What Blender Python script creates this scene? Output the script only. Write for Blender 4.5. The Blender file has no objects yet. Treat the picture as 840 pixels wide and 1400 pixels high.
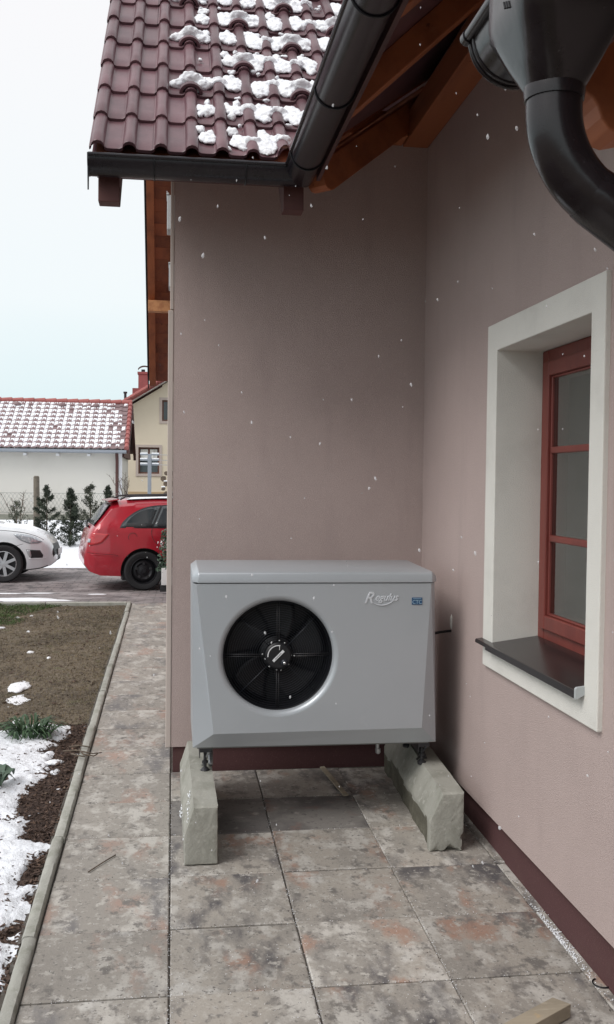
import bpy, bmesh, math, random
from mathutils import Vector, Matrix, noise
random.seed(7)
R = math.radians
sc = bpy.context.scene
COL = sc.collection

# ------------------------------------------------------------------ camera
cam = bpy.data.objects.new('camera', bpy.data.cameras.new('camera'))
COL.objects.link(cam)
cam.location = (0, 0, 1.74)
cam.rotation_euler = (Matrix.Rotation(R(-7.76), 3, 'Z') @ Matrix.Rotation(R(90 - 1.825), 3, 'X') @ Matrix.Rotation(R(.66), 3, 'Z')).to_euler()
cam.data.sensor_fit = 'VERTICAL'
cam.data.sensor_height = 36
cam.data.lens = 36 * 1350 / 1400
cam.data.clip_start = .05
cam.data.clip_end = 2000
sc.camera = cam

# ------------------------------------------------------------------ world and sun
w = bpy.data.worlds.new('World'); sc.world = w; w.use_nodes = True
nt = w.node_tree; nt.nodes.clear()
SUN_EL, SUN_AZ = R(48), R(-120)
sky = nt.nodes.new('ShaderNodeTexSky'); sky.sky_type = 'NISHITA'; sky.sun_disc = False
sky.sun_elevation = SUN_EL; sky.sun_rotation = SUN_AZ; sky.dust_density = 3
b1 = nt.nodes.new('ShaderNodeBackground'); b1.inputs[1].default_value = .1
nt.links.new(sky.outputs[0], b1.inputs[0])
tc = nt.nodes.new('ShaderNodeTexCoord'); sp = nt.nodes.new('ShaderNodeSeparateXYZ')
nt.links.new(tc.outputs['Generated'], sp.inputs[0])
nz = nt.nodes.new('ShaderNodeTexNoise'); nz.inputs['Scale'].default_value = 2.2; nz.inputs['Detail'].default_value = 4
mp = nt.nodes.new('ShaderNodeMapping'); mp.inputs['Scale'].default_value = (1, 1, 3.5)
nt.links.new(tc.outputs['Generated'], mp.inputs[0]); nt.links.new(mp.outputs[0], nz.inputs[0])
ad = nt.nodes.new('ShaderNodeMath'); ad.operation = 'MULTIPLY_ADD'; ad.inputs[1].default_value = .12
nt.links.new(nz.outputs[0], ad.inputs[0]); nt.links.new(sp.outputs[2], ad.inputs[2])
rp = nt.nodes.new('ShaderNodeValToRGB'); cr = rp.color_ramp
cr.elements[0].position = .05; cr.elements[0].color = (.58, .70, .735, 1)
cr.elements[1].position = .46; cr.elements[1].color = (.83, .825, .83, 1)
e = cr.elements.new(.13); e.color = (.66, .775, .80, 1)
e = cr.elements.new(.24); e.color = (.77, .82, .83, 1)
nt.links.new(ad.outputs[0], rp.inputs[0])
b2 = nt.nodes.new('ShaderNodeBackground'); b2.inputs[1].default_value = 1.0
nt.links.new(rp.outputs[0], b2.inputs[0])
mx = nt.nodes.new('ShaderNodeMixShader'); mx.inputs[0].default_value = .9
wo = nt.nodes.new('ShaderNodeOutputWorld')
nt.links.new(b1.outputs[0], mx.inputs[1]); nt.links.new(b2.outputs[0], mx.inputs[2]); nt.links.new(mx.outputs[0], wo.inputs[0])
sl = bpy.data.lights.new('sun', 'SUN'); sl.energy = 1.5; sl.angle = R(30); sl.color = (1, .97, .94)
so = bpy.data.objects.new('sun', sl); COL.objects.link(so)
sd = Vector((math.sin(SUN_AZ) * math.cos(SUN_EL), math.cos(SUN_AZ) * math.cos(SUN_EL), math.sin(SUN_EL)))
so.rotation_euler = sd.to_track_quat('Z', 'Y').to_euler()
so.location = (-6, -6, 12)
sc.view_settings.view_transform = 'Standard'; sc.view_settings.look = 'None'
sc.view_settings.exposure = .32; sc.view_settings.gamma = 1
sc.view_settings.use_curve_mapping = False

# ------------------------------------------------------------------ materials
def mat(name, base, rough=.8, metal=0., layers=(), bumps=(), coord='Object', rnd=0., shift=False, spec=.5, coat=0.):
    """layers: (scale, colour, lo, hi, detail, stretch) mixed over base by noise; bumps: (scale, strength, distance)"""
    m = bpy.data.materials.new(name); m.use_nodes = True
    t = m.node_tree; N = t.nodes; L = t.links
    p = N['Principled BSDF']
    p.inputs['Roughness'].default_value = rough; p.inputs['Metallic'].default_value = metal
    p.inputs['Specular IOR Level'].default_value = spec
    if coat: p.inputs['Coat Weight'].default_value = coat; p.inputs['Coat Roughness'].default_value = .06
    tcn = N.new('ShaderNodeTexCoord'); vec = tcn.outputs[coord]
    oi = None
    if shift or rnd: oi = N.new('ShaderNodeObjectInfo')
    if shift:
        mu = N.new('ShaderNodeMath'); mu.operation = 'MULTIPLY'; mu.inputs[1].default_value = 57.3
        L.new(oi.outputs['Random'], mu.inputs[0])
        va = N.new('ShaderNodeVectorMath'); va.operation = 'ADD'
        L.new(vec, va.inputs[0]); L.new(mu.outputs[0], va.inputs[1]); vec = va.outputs[0]
    c = N.new('ShaderNodeRGB'); c.outputs[0].default_value = (*base, 1); col = c.outputs[0]
    for ly in layers:
        s, c2, lo, hi = ly[:4]; det = ly[4] if len(ly) > 4 else 5; st = ly[5] if len(ly) > 5 else None
        n = N.new('ShaderNodeTexNoise'); n.inputs['Scale'].default_value = s; n.inputs['Detail'].default_value = det
        n.inputs['Roughness'].default_value = .62
        off = N.new('ShaderNodeMapping'); off.inputs['Location'].default_value = (s * 1.7, s * .3, 4.1 * s)
        if st: off.inputs['Scale'].default_value = st
        L.new(vec, off.inputs[0]); L.new(off.outputs[0], n.inputs['Vector'])
        mr = N.new('ShaderNodeMapRange'); mr.inputs[1].default_value = lo; mr.inputs[2].default_value = hi
        mr.interpolation_type = 'SMOOTHSTEP'
        L.new(n.outputs[0], mr.inputs[0])
        mi = N.new('ShaderNodeMix'); mi.data_type = 'RGBA'
        L.new(mr.outputs[0], mi.inputs[0]); L.new(col, mi.inputs[6]); mi.inputs[7].default_value = (*c2, 1)
        col = mi.outputs[2]
    if rnd:
        mr = N.new('ShaderNodeMapRange'); mr.inputs[3].default_value = 1 - rnd; mr.inputs[4].default_value = 1 + rnd
        L.new(oi.outputs['Random'], mr.inputs[0])
        hs = N.new('ShaderNodeHueSaturation'); L.new(mr.outputs[0], hs.inputs['Value']); L.new(col, hs.inputs['Color'])
        col = hs.outputs[0]
    L.new(col, p.inputs['Base Color'])
    prev = None
    for s, st, d in bumps:
        n = N.new('ShaderNodeTexNoise'); n.inputs['Scale'].default_value = s; n.inputs['Detail'].default_value = 4
        L.new(vec, n.inputs['Vector'])
        bp = N.new('ShaderNodeBump'); bp.inputs['Strength'].default_value = st; bp.inputs['Distance'].default_value = d
        L.new(n.outputs[0], bp.inputs['Height'])
        if prev: L.new(prev, bp.inputs['Normal'])
        prev = bp.outputs[0]
    if prev: L.new(prev, p.inputs['Normal'])
    return m

M = {}
M['stucco'] = mat('stucco', (.475, .382, .360), .95, layers=[(1.3, (.435, .348, .328), .35, .7, 8), (160, (.53, .43, .405), .5, .72, 2), (5, (.43, .344, .325), .5, .76, 8, (1, 1, .2)), (210, (.36, .27, .25), .6, .76, 2)], bumps=[(230, .8, .005), (70, .05, .003), (5, .08, .01)])
M['plinth'] = mat('plinth', (.085, .035, .036), .85, layers=[(120, (.12, .055, .055), .55, .75, 2), (4, (.10, .05, .045), .5, .8)], bumps=[(220, .5, .003)])
M['surround'] = mat('surround_plaster', (.72, .71, .665), .95, layers=[(3, (.61, .60, .56), .45, .8), (150, (.68, .68, .65), .5, .75, 2)], bumps=[(200, .6, .004), (35, .12, .003)])
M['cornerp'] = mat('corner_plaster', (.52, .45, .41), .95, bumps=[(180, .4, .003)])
M['tile'] = mat('roof_tile_glaze', (.150, .080, .092), .34, layers=[(9, (.115, .060, .072), .4, .7, 5), (70, (.19, .10, .105), .6, .8, 3), (3, (.11, .065, .07), .55, .8, 6)], bumps=[(60, .12, .003)], rnd=.24, shift=True)
M['gutter'] = mat('gutter_metal', (.012, .010, .014), .26, .0, layers=[(5, (.020, .017, .023), .45, .8, 6), (60, (.026, .023, .028), .62, .75, 3)], bumps=[(9, .06, .01)], spec=.45)
M['pipe'] = mat('downpipe_metal', (.015, .012, .014), .22, .0, layers=[(8, (.028, .024, .028), .5, .8, 6), (90, (.05, .045, .05), .68, .78, 3), (4, (.010, .007, .009), .5, .75, 5, (1, 1, .3))], bumps=[(12, .10, .01), (45, .04, .004)], spec=.5)
M['wood'] = mat('stained_timber', (.36, .115, .045), .62, layers=[(5, (.22, .068, .028), .4, .7, 6, (1, .12, 1)), (30, (.34, .125, .058), .55, .8, 4, (1, .1, 1)), (14, (.13, .04, .018), .66, .74, 3)], bumps=[(40, .15, .003)], rnd=.15, shift=True)
M['soffit'] = mat('soffit_board', (.31, .095, .042), .65, layers=[(4, (.17, .05, .028), .4, .7, 6, (1, .1, 1)), (26, (.33, .115, .05), .55, .8, 4, (1, .08, 1)), (9, (.10, .03, .015), .68, .74, 3)], bumps=[(30, .15, .003)], rnd=.2, shift=True)
M['tailwood'] = mat('dark_red_timber', (.11, .042, .038), .65, layers=[(8, (.075, .03, .03), .4, .7, 5, (1, .1, 1))])
M['purlin'] = mat('light_timber', (.50, .24, .10), .6, layers=[(12, (.36, .15, .06), .4, .7, 5)], rnd=.1)
M['redframe'] = mat('red_window_frame', (.195, .040, .030), .42, layers=[(7, (.16, .032, .025), .4, .7, 5, (1, 1, .1)), (45, (.22, .05, .035), .6, .8, 3, (1, 1, .08))], bumps=[(40, .08, .002)])
M['sill'] = mat('sill_sheet_metal', (.025, .02, .021), .26, .2, layers=[(6, (.05, .042, .04), .5, .8, 6), (60, (.07, .06, .06), .66, .78, 3)], bumps=[(7, .08, .01)])
SLABL = lambda dk, rd: [
    (2.2, (.285, .265, .238), .42, .54, 10, (1.5, .8, 1)), (2.0, rd, .53, .66, 10, (2.0, 1.1, 1)), (5, (.47, .45, .415), .51, .63, 10, (1.5, 1, 1)),
    (1.7, dk, .515, .66, 14, (2.2, 1.0, 1)), (13, (.17, .158, .145), .54, .66, 12, (1.2, .9, 1)), (2.9, (.50, .485, .455), .58, .68, 13, (1.3, 1, 1)), (28, (.43, .41, .375), .55, .66, 8), (60, (.16, .15, .14), .57, .68, 6), (150, (.52, .495, .46), .63, .75, 3)]
M['slab'] = mat('paving_slab', (.350, .322, .284), .62, layers=SLABL((.098, .092, .095), (.33, .215, .165)), bumps=[(90, .5, .003), (14, .25, .004)], rnd=.15, shift=True)
M['pathslab'] = mat('path_slab', (.315, .293, .262), .74, layers=SLABL((.17, .163, .162), (.335, .245, .205)), bumps=[(90, .5, .003), (14, .25, .004)], rnd=.10, shift=True)
M['slabwetshade'] = mat('paving_slab_dark', (.20, .188, .175), .7, layers=[  # slabs under the pump: wetness and the pump's shade both put into the colour
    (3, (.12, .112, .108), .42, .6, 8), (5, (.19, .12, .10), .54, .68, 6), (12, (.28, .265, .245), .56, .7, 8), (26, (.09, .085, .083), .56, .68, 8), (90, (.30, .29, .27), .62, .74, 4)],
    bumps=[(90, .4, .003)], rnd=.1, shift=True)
M['joint'] = mat('joint_sand', (.085, .075, .065), 1, layers=[(60, (.17, .16, .15), .5, .7)], bumps=[(120, .8, .006)])
M['curb'] = mat('curb_concrete', (.36, .36, .325), .92, layers=[(9, (.26, .265, .225), .45, .7, 7), (60, (.43, .43, .40), .55, .75, 4), (3, (.22, .22, .17), .6, .75, 7)], bumps=[(120, .5, .003), (25, .3, .004)], rnd=.1, shift=True)
M['conc'] = mat('rough_concrete', (.325, .322, .285), .92, layers=[(5, (.25, .25, .215), .42, .64, 8), (24, (.40, .395, .355), .54, .72, 6), (9, (.22, .215, .18), .6, .74, 7), (130, (.24, .24, .2), .6, .75, 3)], bumps=[(90, .5, .004), (18, .35, .008)])
M['concwet'] = mat('damp_chipped_concrete', (.105, .10, .075), .75, layers=[(12, (.16, .155, .12), .45, .7, 7), (50, (.06, .055, .045), .55, .7, 5)], bumps=[(60, .7, .006)])
M['pump'] = mat('silver_grey_paint', (.445, .475, .505), .36, .30, layers=[(1.6, (.42, .45, .48), .4, .75, 4), (14, (.465, .495, .525), .62, .8, 6), (5, (.40, .43, .455), .62, .8, 8, (1, 1, .2))], bumps=[(400, .05, .001)], spec=.5)
M['pumplow'] = mat('grey_plastic', (.20, .205, .20), .5, .1, layers=[(6, (.17, .175, .17), .45, .75)])
M['black'] = mat('black_plastic', (.004, .0045, .007), .5, layers=[(20, (.007, .008, .011), .5, .8)])
M['blade'] = mat('fan_blade_plastic', (.004, .0045, .007), .55, layers=[(6, (.007, .008, .011), .5, .8)])
M['wire'] = mat('dark_wire', (.022, .025, .033), .35, .3)
M['steel'] = mat('galvanised_steel', (.42, .43, .44), .4, .7, layers=[(30, (.30, .31, .32), .5, .75)])
M['darksteel'] = mat('dark_steel', (.05, .05, .055), .45, .5, layers=[(30, (.09, .085, .08), .55, .75)])
M['chrome'] = mat('bright_metal', (.75, .76, .78), .22, .85)
M['script'] = mat('pale_silver_lettering', (.66, .69, .73), .35, .2)
M['label'] = mat('white_label', (.72, .74, .76), .5)
M['blue'] = mat('blue_badge', (.02, .075, .17), .4)
M['badge'] = mat('badge_pale_blue', (.35, .5, .62), .4)
M['snow'] = mat('snow', (.86, .885, .92), .75, layers=[(20, (.80, .83, .88), .45, .7)], bumps=[(70, .5, .01), (240, .4, .004)])
M['gsnow'] = mat('garden_snow', (.84, .87, .92), .8, layers=[(30, (.74, .77, .83), .5, .75), (9, (.66, .67, .70), .64, .76, 8), (70, (.28, .22, .18), .72, .78, 6)], bumps=[(50, .8, .012), (200, .5, .005)])
M['soil'] = mat('bare_soil', (.165, .135, .098), 1, layers=[(1.3, (.10, .082, .06), .44, .60, 10), (6, (.09, .072, .054), .5, .66, 10), (18, (.23, .19, .14), .5, .72, 8), (90, (.07, .05, .035), .55, .72, 5), (5, (.12, .12, .065), .58, .75, 6)], bumps=[(30, 1, .03), (130, .8, .01)])
M['mulchbase'] = mat('mulch_soil', (.055, .034, .026), 1, layers=[(25, (.09, .055, .04), .45, .7), (110, (.025, .016, .012), .5, .7)], bumps=[(60, 1, .03)])
M['mulch'] = mat('bark_mulch', (.078, .050, .038), .9, layers=[(28, (.16, .10, .07), .50, .66, 3), (37, (.035, .02, .016), .5, .62, 3), (19, (.23, .17, .12), .66, .72, 2)])
M['drygrass'] = mat('dry_grass', (.20, .155, .09), .9, layers=[(3, (.13, .11, .06), .4, .6), (25, (.27, .21, .13), .5, .7, 3), (17, (.10, .13, .05), .6, .7, 3)])
M['grass'] = mat('green_grass', (.075, .12, .035), .85, layers=[(6, (.05, .085, .028), .4, .65), (30, (.12, .14, .06), .55, .75, 3)])
M['leaf'] = mat('dark_leaf', (.045, .095, .04), .55, layers=[(9, (.03, .065, .03), .4, .65), (30, (.10, .15, .08), .6, .75, 3)])
M['broadleaf'] = mat('grey_green_leaf', (.075, .125, .085), .55, layers=[(14, (.05, .09, .055), .4, .65)])
M['thuja'] = mat('conifer_foliage', (.045, .06, .038), .85, layers=[(4, (.028, .038, .026), .4, .6, 4), (12, (.08, .09, .055), .55, .75, 4)])
M['thujalight'] = mat('pale_conifer_foliage', (.085, .095, .065), .85, layers=[(5, (.05, .058, .042), .4, .6, 4), (14, (.13, .14, .10), .58, .75, 4)])
M['bark'] = mat('bark', (.12, .09, .065), .95, layers=[(20, (.07, .05, .04), .4, .7)])
M['twig'] = mat('twig_wood', (.10, .075, .055), .9, layers=[(30, (.20, .16, .12), .5, .7)])
M['paver'] = None
M['plank'] = mat('weathered_plank', (.36, .31, .235), .85, layers=[(6, (.26, .225, .17), .4, .7, 6, (.2, 1, 1)), (30, (.42, .37, .29), .55, .75, 4, (.2, 1, 1)), (10, (.45, .33, .19), .62, .75)], bumps=[(40, .3, .003)])
M['redcar'] = mat('red_car_paint', (.42, .012, .028), .28, .15, layers=[(3, (.36, .014, .028), .4, .7), (22, (.44, .04, .05), .62, .85)], coat=.8)
M['whitecar'] = mat('white_car_paint', (.70, .73, .76), .28, .0, layers=[(4, (.62, .645, .67), .5, .8)], coat=.8)
M['carglass'] = mat('dark_car_glass', (.035, .045, .05), .06, .0, spec=.9)
M['rubber'] = mat('tyre_rubber', (.016, .016, .018), .85, layers=[(20, (.04, .038, .036), .55, .8)])
M['alloy'] = mat('alloy_rim', (.50, .51, .53), .35, .7)
M['blacksteel'] = mat('black_steel_rim', (.022, .022, .026), .4, .4)
M['taillight'] = mat('red_light_lens', (.50, .012, .02), .15, spec=.8, coat=.6)
M['headlight'] = mat('clear_light_lens', (.42, .46, .50), .12, .3, layers=[(25, (.72, .75, .78), .5, .65, 3)], spec=.8)
M['trim'] = mat('black_trim', (.02, .02, .023), .5)
M['garwall'] = mat('garage_render', (.61, .595, .55), .95, layers=[(.6, (.57, .555, .51), .4, .7)], bumps=[(50, .2, .01)])
M['white'] = mat('white_paint', (.74, .75, .77), .7, layers=[(4, (.66, .67, .69), .5, .8)])
M['gartile'] = mat('garage_roof_tile', (.23, .16, .165), .7, layers=[(1.5, (.19, .13, .135), .4, .7)])
M['redtile'] = mat('red_roof_tile', (.36, .11, .10), .7, layers=[(2, (.28, .085, .08), .4, .7), (14, (.40, .17, .15), .55, .8)])
M['yellow'] = mat('cream_render', (.74, .665, .53), .95, layers=[(.5, (.70, .63, .50), .4, .7)])
M['ochre'] = mat('ochre_base_render', (.50, .38, .24), .95)
M['darkwood'] = mat('dark_brown_wood', (.085, .035, .032), .7, layers=[(4, (.06, .025, .024), .4, .7)])
M['brownframe'] = mat('brown_window_frame', (.12, .05, .035), .6)
M['zinc'] = mat('grey_zinc', (.30, .33, .37), .45, .4)
M['chim'] = mat('chimney_render', (.33, .10, .10), .85, layers=[(5, (.28, .09, .09), .4, .7)])
M['post'] = mat('wooden_post', (.16, .14, .11), .9, layers=[(9, (.11, .095, .075), .4, .7)])
M['board'] = mat('concrete_board', (.25, .25, .21), .9, layers=[(3, (.18, .185, .15), .4, .7)])
M['mesh'] = mat('wire_mesh_steel', (.22, .24, .22), .6, .3)
M['log'] = mat('firewood', (.12, .09, .065), .9, layers=[(8, (.07, .05, .038), .4, .7)])
M['logend'] = mat('cut_wood', (.34, .25, .16), .85)
M['pot'] = mat('white_planter', (.68, .68, .68), .6)
M['petal'] = mat('pale_flower', (.75, .72, .74), .8)
M['interior'] = mat('room_wall', (.42, .42, .40), .9)
M['curtain'] = mat('curtain_cloth', (.80, .82, .79), .9, layers=[(5, (.52, .54, .52), .4, .7, 3, (1, 1, .05))])
M['boxgrey'] = mat('grey_plastic_box', (.42, .45, .46), .6)
# glass panes that reflect and let through
def glassmat(name, tint, rough=.02, mixf=.62):
    m = bpy.data.materials.new(name); m.use_nodes = True; t = m.node_tree; N = t.nodes; L = t.links
    N.remove(N['Principled BSDF'])
    tr = N.new('ShaderNodeBsdfTransparent'); tr.inputs[0].default_value = (*tint, 1)
    gl = N.new('ShaderNodeBsdfGlossy'); gl.inputs['Roughness'].default_value = rough
    gl.inputs[0].default_value = (.9, .93, .93, 1)
    fr = N.new('ShaderNodeFresnel'); fr.inputs[0].default_value = 1.5
    ma = N.new('ShaderNodeMath'); ma.operation = 'ADD'; ma.inputs[1].default_value = mixf * .3; ma.use_clamp = True
    L.new(fr.outputs[0], ma.inputs[0])
    mi = N.new('ShaderNodeMixShader'); L.new(ma.outputs[0], mi.inputs[0]); L.new(tr.outputs[0], mi.inputs[1]); L.new(gl.outputs[0], mi.inputs[2])
    L.new(mi.outputs[0], N['Material Output'].inputs[0]); return m
M['glass'] = glassmat('window_glass', (.72, .78, .76))

def brickmat():
    m = bpy.data.materials.new('driveway_pavers'); m.use_nodes = True; t = m.node_tree; N = t.nodes; L = t.links
    p = N['Principled BSDF']; p.inputs['Roughness'].default_value = .75
    g = N.new('ShaderNodeTexCoord')
    br = N.new('ShaderNodeTexBrick'); br.inputs['Scale'].default_value = 1
    br.inputs['Brick Width'].default_value = .24; br.inputs['Row Height'].default_value = .16
    br.inputs['Mortar Size'].default_value = .008; br.inputs['Color1'].default_value = (.24, .205, .20, 1)
    br.inputs['Color2'].default_value = (.15, .13, .135, 1); br.inputs['Mortar'].default_value = (.07, .065, .06, 1)
    L.new(g.outputs['Object'], br.inputs[0])
    n = N.new('ShaderNodeTexNoise'); n.inputs['Scale'].default_value = 1.1; n.inputs['Detail'].default_value = 9; n.inputs['Roughness'].default_value = .7
    mp = N.new('ShaderNodeMapping'); mp.inputs['Scale'].default_value = (.8, .8, 1); L.new(g.outputs['Object'], mp.inputs[0]); L.new(mp.outputs[0], n.inputs[0])
    r = N.new('ShaderNodeMapRange'); r.inputs[1].default_value = .46; r.inputs[2].default_value = .66; L.new(n.outputs[0], r.inputs[0])
    mi = N.new('ShaderNodeMix'); mi.data_type = 'RGBA'; L.new(r.outputs[0], mi.inputs[0]); L.new(br.outputs[0], mi.inputs[6]); mi.inputs[7].default_value = (.36, .33, .33, 1)
    n2 = N.new('ShaderNodeTexNoise'); n2.inputs['Scale'].default_value = 6; n2.inputs['Detail'].default_value = 9; L.new(g.outputs['Object'], n2.inputs[0])
    r2 = N.new('ShaderNodeMapRange'); r2.inputs[1].default_value = .50; r2.inputs[2].default_value = .66; L.new(n2.outputs[0], r2.inputs[0])
    m2 = N.new('ShaderNodeMix'); m2.data_type = 'RGBA'; L.new(r2.outputs[0], m2.inputs[0]); L.new(mi.outputs[2], m2.inputs[6]); m2.inputs[7].default_value = (.085, .078, .08, 1)
    L.new(m2.outputs[2], p.inputs['Base Color'])
    bp = N.new('ShaderNodeBump'); bp.inputs['Strength'].default_value = .6; bp.inputs['Distance'].default_value = .01
    L.new(br.outputs['Fac'], bp.inputs['Height']); bp.invert = True; L.new(bp.outputs[0], p.inputs['Normal'])
    return m
M['paver'] = brickmat()

# ------------------------------------------------------------------ helpers
def tag(o, label=None, cat=None, group=None, kind=None):
    if label: o['label'] = label
    if cat: o['category'] = cat
    if group: o['group'] = group
    if kind: o['kind'] = kind
    return o
def empty(name, label=None, cat=None, loc=(0, 0, 0), rz=0, group=None):
    o = bpy.data.objects.new(name, None); COL.objects.link(o)
    o.location = loc; o.rotation_euler = (0, 0, rz); o.empty_display_size = .1
    return tag(o, label, cat, group)
def link(name, me, parent=None, loc=None, rot=None):
    o = bpy.data.objects.new(name, me); COL.objects.link(o)
    if parent: o.parent = parent
    if loc: o.location = loc
    if rot: o.rotation_euler = rot
    return o
def obj(name, bm, m, parent=None, smooth=False, loc=None, rot=None, bevel=0, seg=2):
    me = bpy.data.meshes.new(name); bm.to_mesh(me); bm.free()
    for k in (m if isinstance(m, (list, tuple)) else [m]): me.materials.append(k)
    if smooth:
        for p in me.polygons: p.use_smooth = True
        if smooth != True:
            me.set_sharp_from_angle(angle=R(smooth))
    o = link(name, me, parent, loc, rot)
    if bevel:
        md = o.modifiers.new('bevel', 'BEVEL'); md.width = bevel; md.segments = seg; md.limit_method = 'ANGLE'; md.angle_limit = R(35)
    return o
def pyobj(name, vs, fs, m, parent=None, smooth=False):
    me = bpy.data.meshes.new(name); me.from_pydata(vs, [], fs); me.update()
    for k in (m if isinstance(m, (list, tuple)) else [m]): me.materials.append(k)
    if smooth:
        for p in me.polygons: p.use_smooth = True
    return link(name, me, parent)
def BM(): return bmesh.new()
def box(bm, x0, x1, y0, y1, z0, z1, mx=None, mi=0):
    vs = [bm.verts.new((x, y, z)) for x in (x0, x1) for y in (y0, y1) for z in (z0, z1)]
    if mx:
        for v in vs: v.co = mx @ v.co
    for f in ((0, 1, 3, 2), (4, 6, 7, 5), (0, 4, 5, 1), (2, 3, 7, 6), (0, 2, 6, 4), (1, 5, 7, 3)):
        fc = bm.faces.new([vs[i] for i in f]); fc.material_index = mi
    return vs
def prism(bm, poly, axis, a, b, mi=0):
    """poly 2-D list extruded along axis ('x': poly=(y,z); 'y': (x,z); 'z': (x,y))"""
    def P(p, t): return {'x': (t, p[0], p[1]), 'y': (p[0], t, p[1]), 'z': (p[0], p[1], t)}[axis]
    A = [bm.verts.new(P(p, a)) for p in poly]; B = [bm.verts.new(P(p, b)) for p in poly]
    n = len(poly); fs = [bm.faces.new(A), bm.faces.new(B[::-1])]
    for i in range(n): fs.append(bm.faces.new((A[i], B[i], B[(i + 1) % n], A[(i + 1) % n])))
    for f in fs: f.material_index = mi
    bmesh.ops.recalc_face_normals(bm, faces=fs)
def tube(bm, pts, r, n=10, cap=True, mi=0):
    pts = [Vector(p) for p in pts]; rs = r if isinstance(r, (list, tuple)) else [r] * len(pts)
    rings = []; up = None
    for i, p in enumerate(pts):
        d = (pts[min(i + 1, len(pts) - 1)] - pts[max(i - 1, 0)]).normalized()
        if up is None:
            up = Vector((0, 0, 1)) if abs(d.z) < .9 else Vector((0, 1, 0))
        s = d.cross(up).normalized(); up = s.cross(d).normalized()
        rings.append([bm.verts.new(p + rs[i] * (math.cos(2 * math.pi * k / n) * s + math.sin(2 * math.pi * k / n) * up)) for k in range(n)])
    for a, b in zip(rings, rings[1:]):
        for k in range(n):
            f = bm.faces.new((a[k], a[(k + 1) % n], b[(k + 1) % n], b[k])); f.material_index = mi
    if cap:
        bm.faces.new(rings[0][::-1]).material_index = mi; bm.faces.new(rings[-1]).material_index = mi
def lathe(bm, prof, c, axis='y', n=48, mi=0):
    """prof: (radius, offset along axis)"""
    rings = []
    for r, t in prof:
        ring = []
        for k in range(n):
            a = 2 * math.pi * k / n; u, v = r * math.cos(a), r * math.sin(a)
            q = {'y': (u, t, v), 'z': (u, v, t), 'x': (t, u, v)}[axis]
            ring.append(bm.verts.new((c[0] + q[0], c[1] + q[1], c[2] + q[2])))
        rings.append(ring)
    for a, b in zip(rings, rings[1:]):
        for k in range(n):
            bm.faces.new((a[k], a[(k + 1) % n], b[(k + 1) % n], b[k])).material_index = mi
    return rings
def nz3(x, y, z=0, s=1.): return noise.noise(Vector((x * s, y * s, z * s)))
def fbm(x, y, z=0, s=1., o=4): return noise.fractal(Vector((x * s, y * s, z * s)), 1., 2., o)
SL = .0215
def pz(y): return SL * (y - 5)          # top of the paving, a gentle fall towards the camera
def gz(y):                              # terrain height along y
    if y < 12.7: return pz(y)
    if y < 16: t = (y - 12.7) / 3.3; return pz(12.7) * (1 - t) + -.06 * t
    if y < 20.4: return -.06
    if y < 26: return -.06 + .40 * (y - 20.4) / 5.6
    return .34

# ------------------------------------------------------------------ ground
def sheet(name, x0, x1, ys, dz, m, nx=2, fn=None, smooth=True, kind='structure'):
    xs = [x0 + (x1 - x0) * i / (nx - 1) for i in range(nx)]
    vs = [(x, y, gz(y) + dz + (fn(x, y) if fn else 0)) for y in ys for x in xs]
    fs = [(j * nx + i, j * nx + i + 1, (j + 1) * nx + i + 1, (j + 1) * nx + i) for j in range(len(ys) - 1) for i in range(nx - 1)]
    return tag(pyobj(name, vs, fs, m, smooth=smooth), kind=kind)
def rng(a, b, s):
    n = max(1, round((b - a) / s)); return [a + (b - a) * i / n for i in range(n + 1)]
sheet('ground', -400, 400, [-300, -20] + rng(-19, 30, 1) + [60, 150, 500], -.12, M['soil'])
sheet('joint_bed', -.575, 1.62, rng(-1.4, 12.75, .5), -.012, M['joint'])
# lawn: bare soil running into green grass
def lump(x, y): return .014 * fbm(x, y, 0, 4, 5) + .006 * fbm(x, y, 3, 22, 3) + .01
sheet('lawn', -6, -.553, rng(7.0, 12.55, .045), -.03, M['soil'], 120, lump)
sheet('planting_bed', -6, -.553, rng(-1.4, 7.0, .05), -.035, M['mulchbase'], 110, lambda x, y: lump(x, y) * 1.2)
sheet('driveway', -30, 12, rng(12.66, 20.6, .33), -.006, M['paver'], 6)
def sf(x, y):
    e = min(1, max(0, (y - 20.2) / .5)); return e * (.04 + .05 * fbm(x, y, 0, .9, 5) + .03 * fbm(x, y, 5, 3.5, 4)) - (1 - e) * .02
sheet('snow_field', -30, 12, rng(20.1, 34.8, .12), .01, M['gsnow'], 300, sf)

# kerb between lawn and driveway: light edging stones
kerb = tag(empty('driveway_edging'), kind='structure')
bm = BM(); box(bm, -.495, .495, -.04, .04, -.06, .03); eme = None
for i in range(6):
    if i == 0:
        o = obj('edging_stone', bm, M['curb'], kerb, bevel=.006, loc=(-1.06, 12.62, gz(12.62) - .012)); base = o
    else:
        o = base.copy(); COL.objects.link(o); o.location = (-1.06 - i, 12.62, gz(12.62) - .012)

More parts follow.
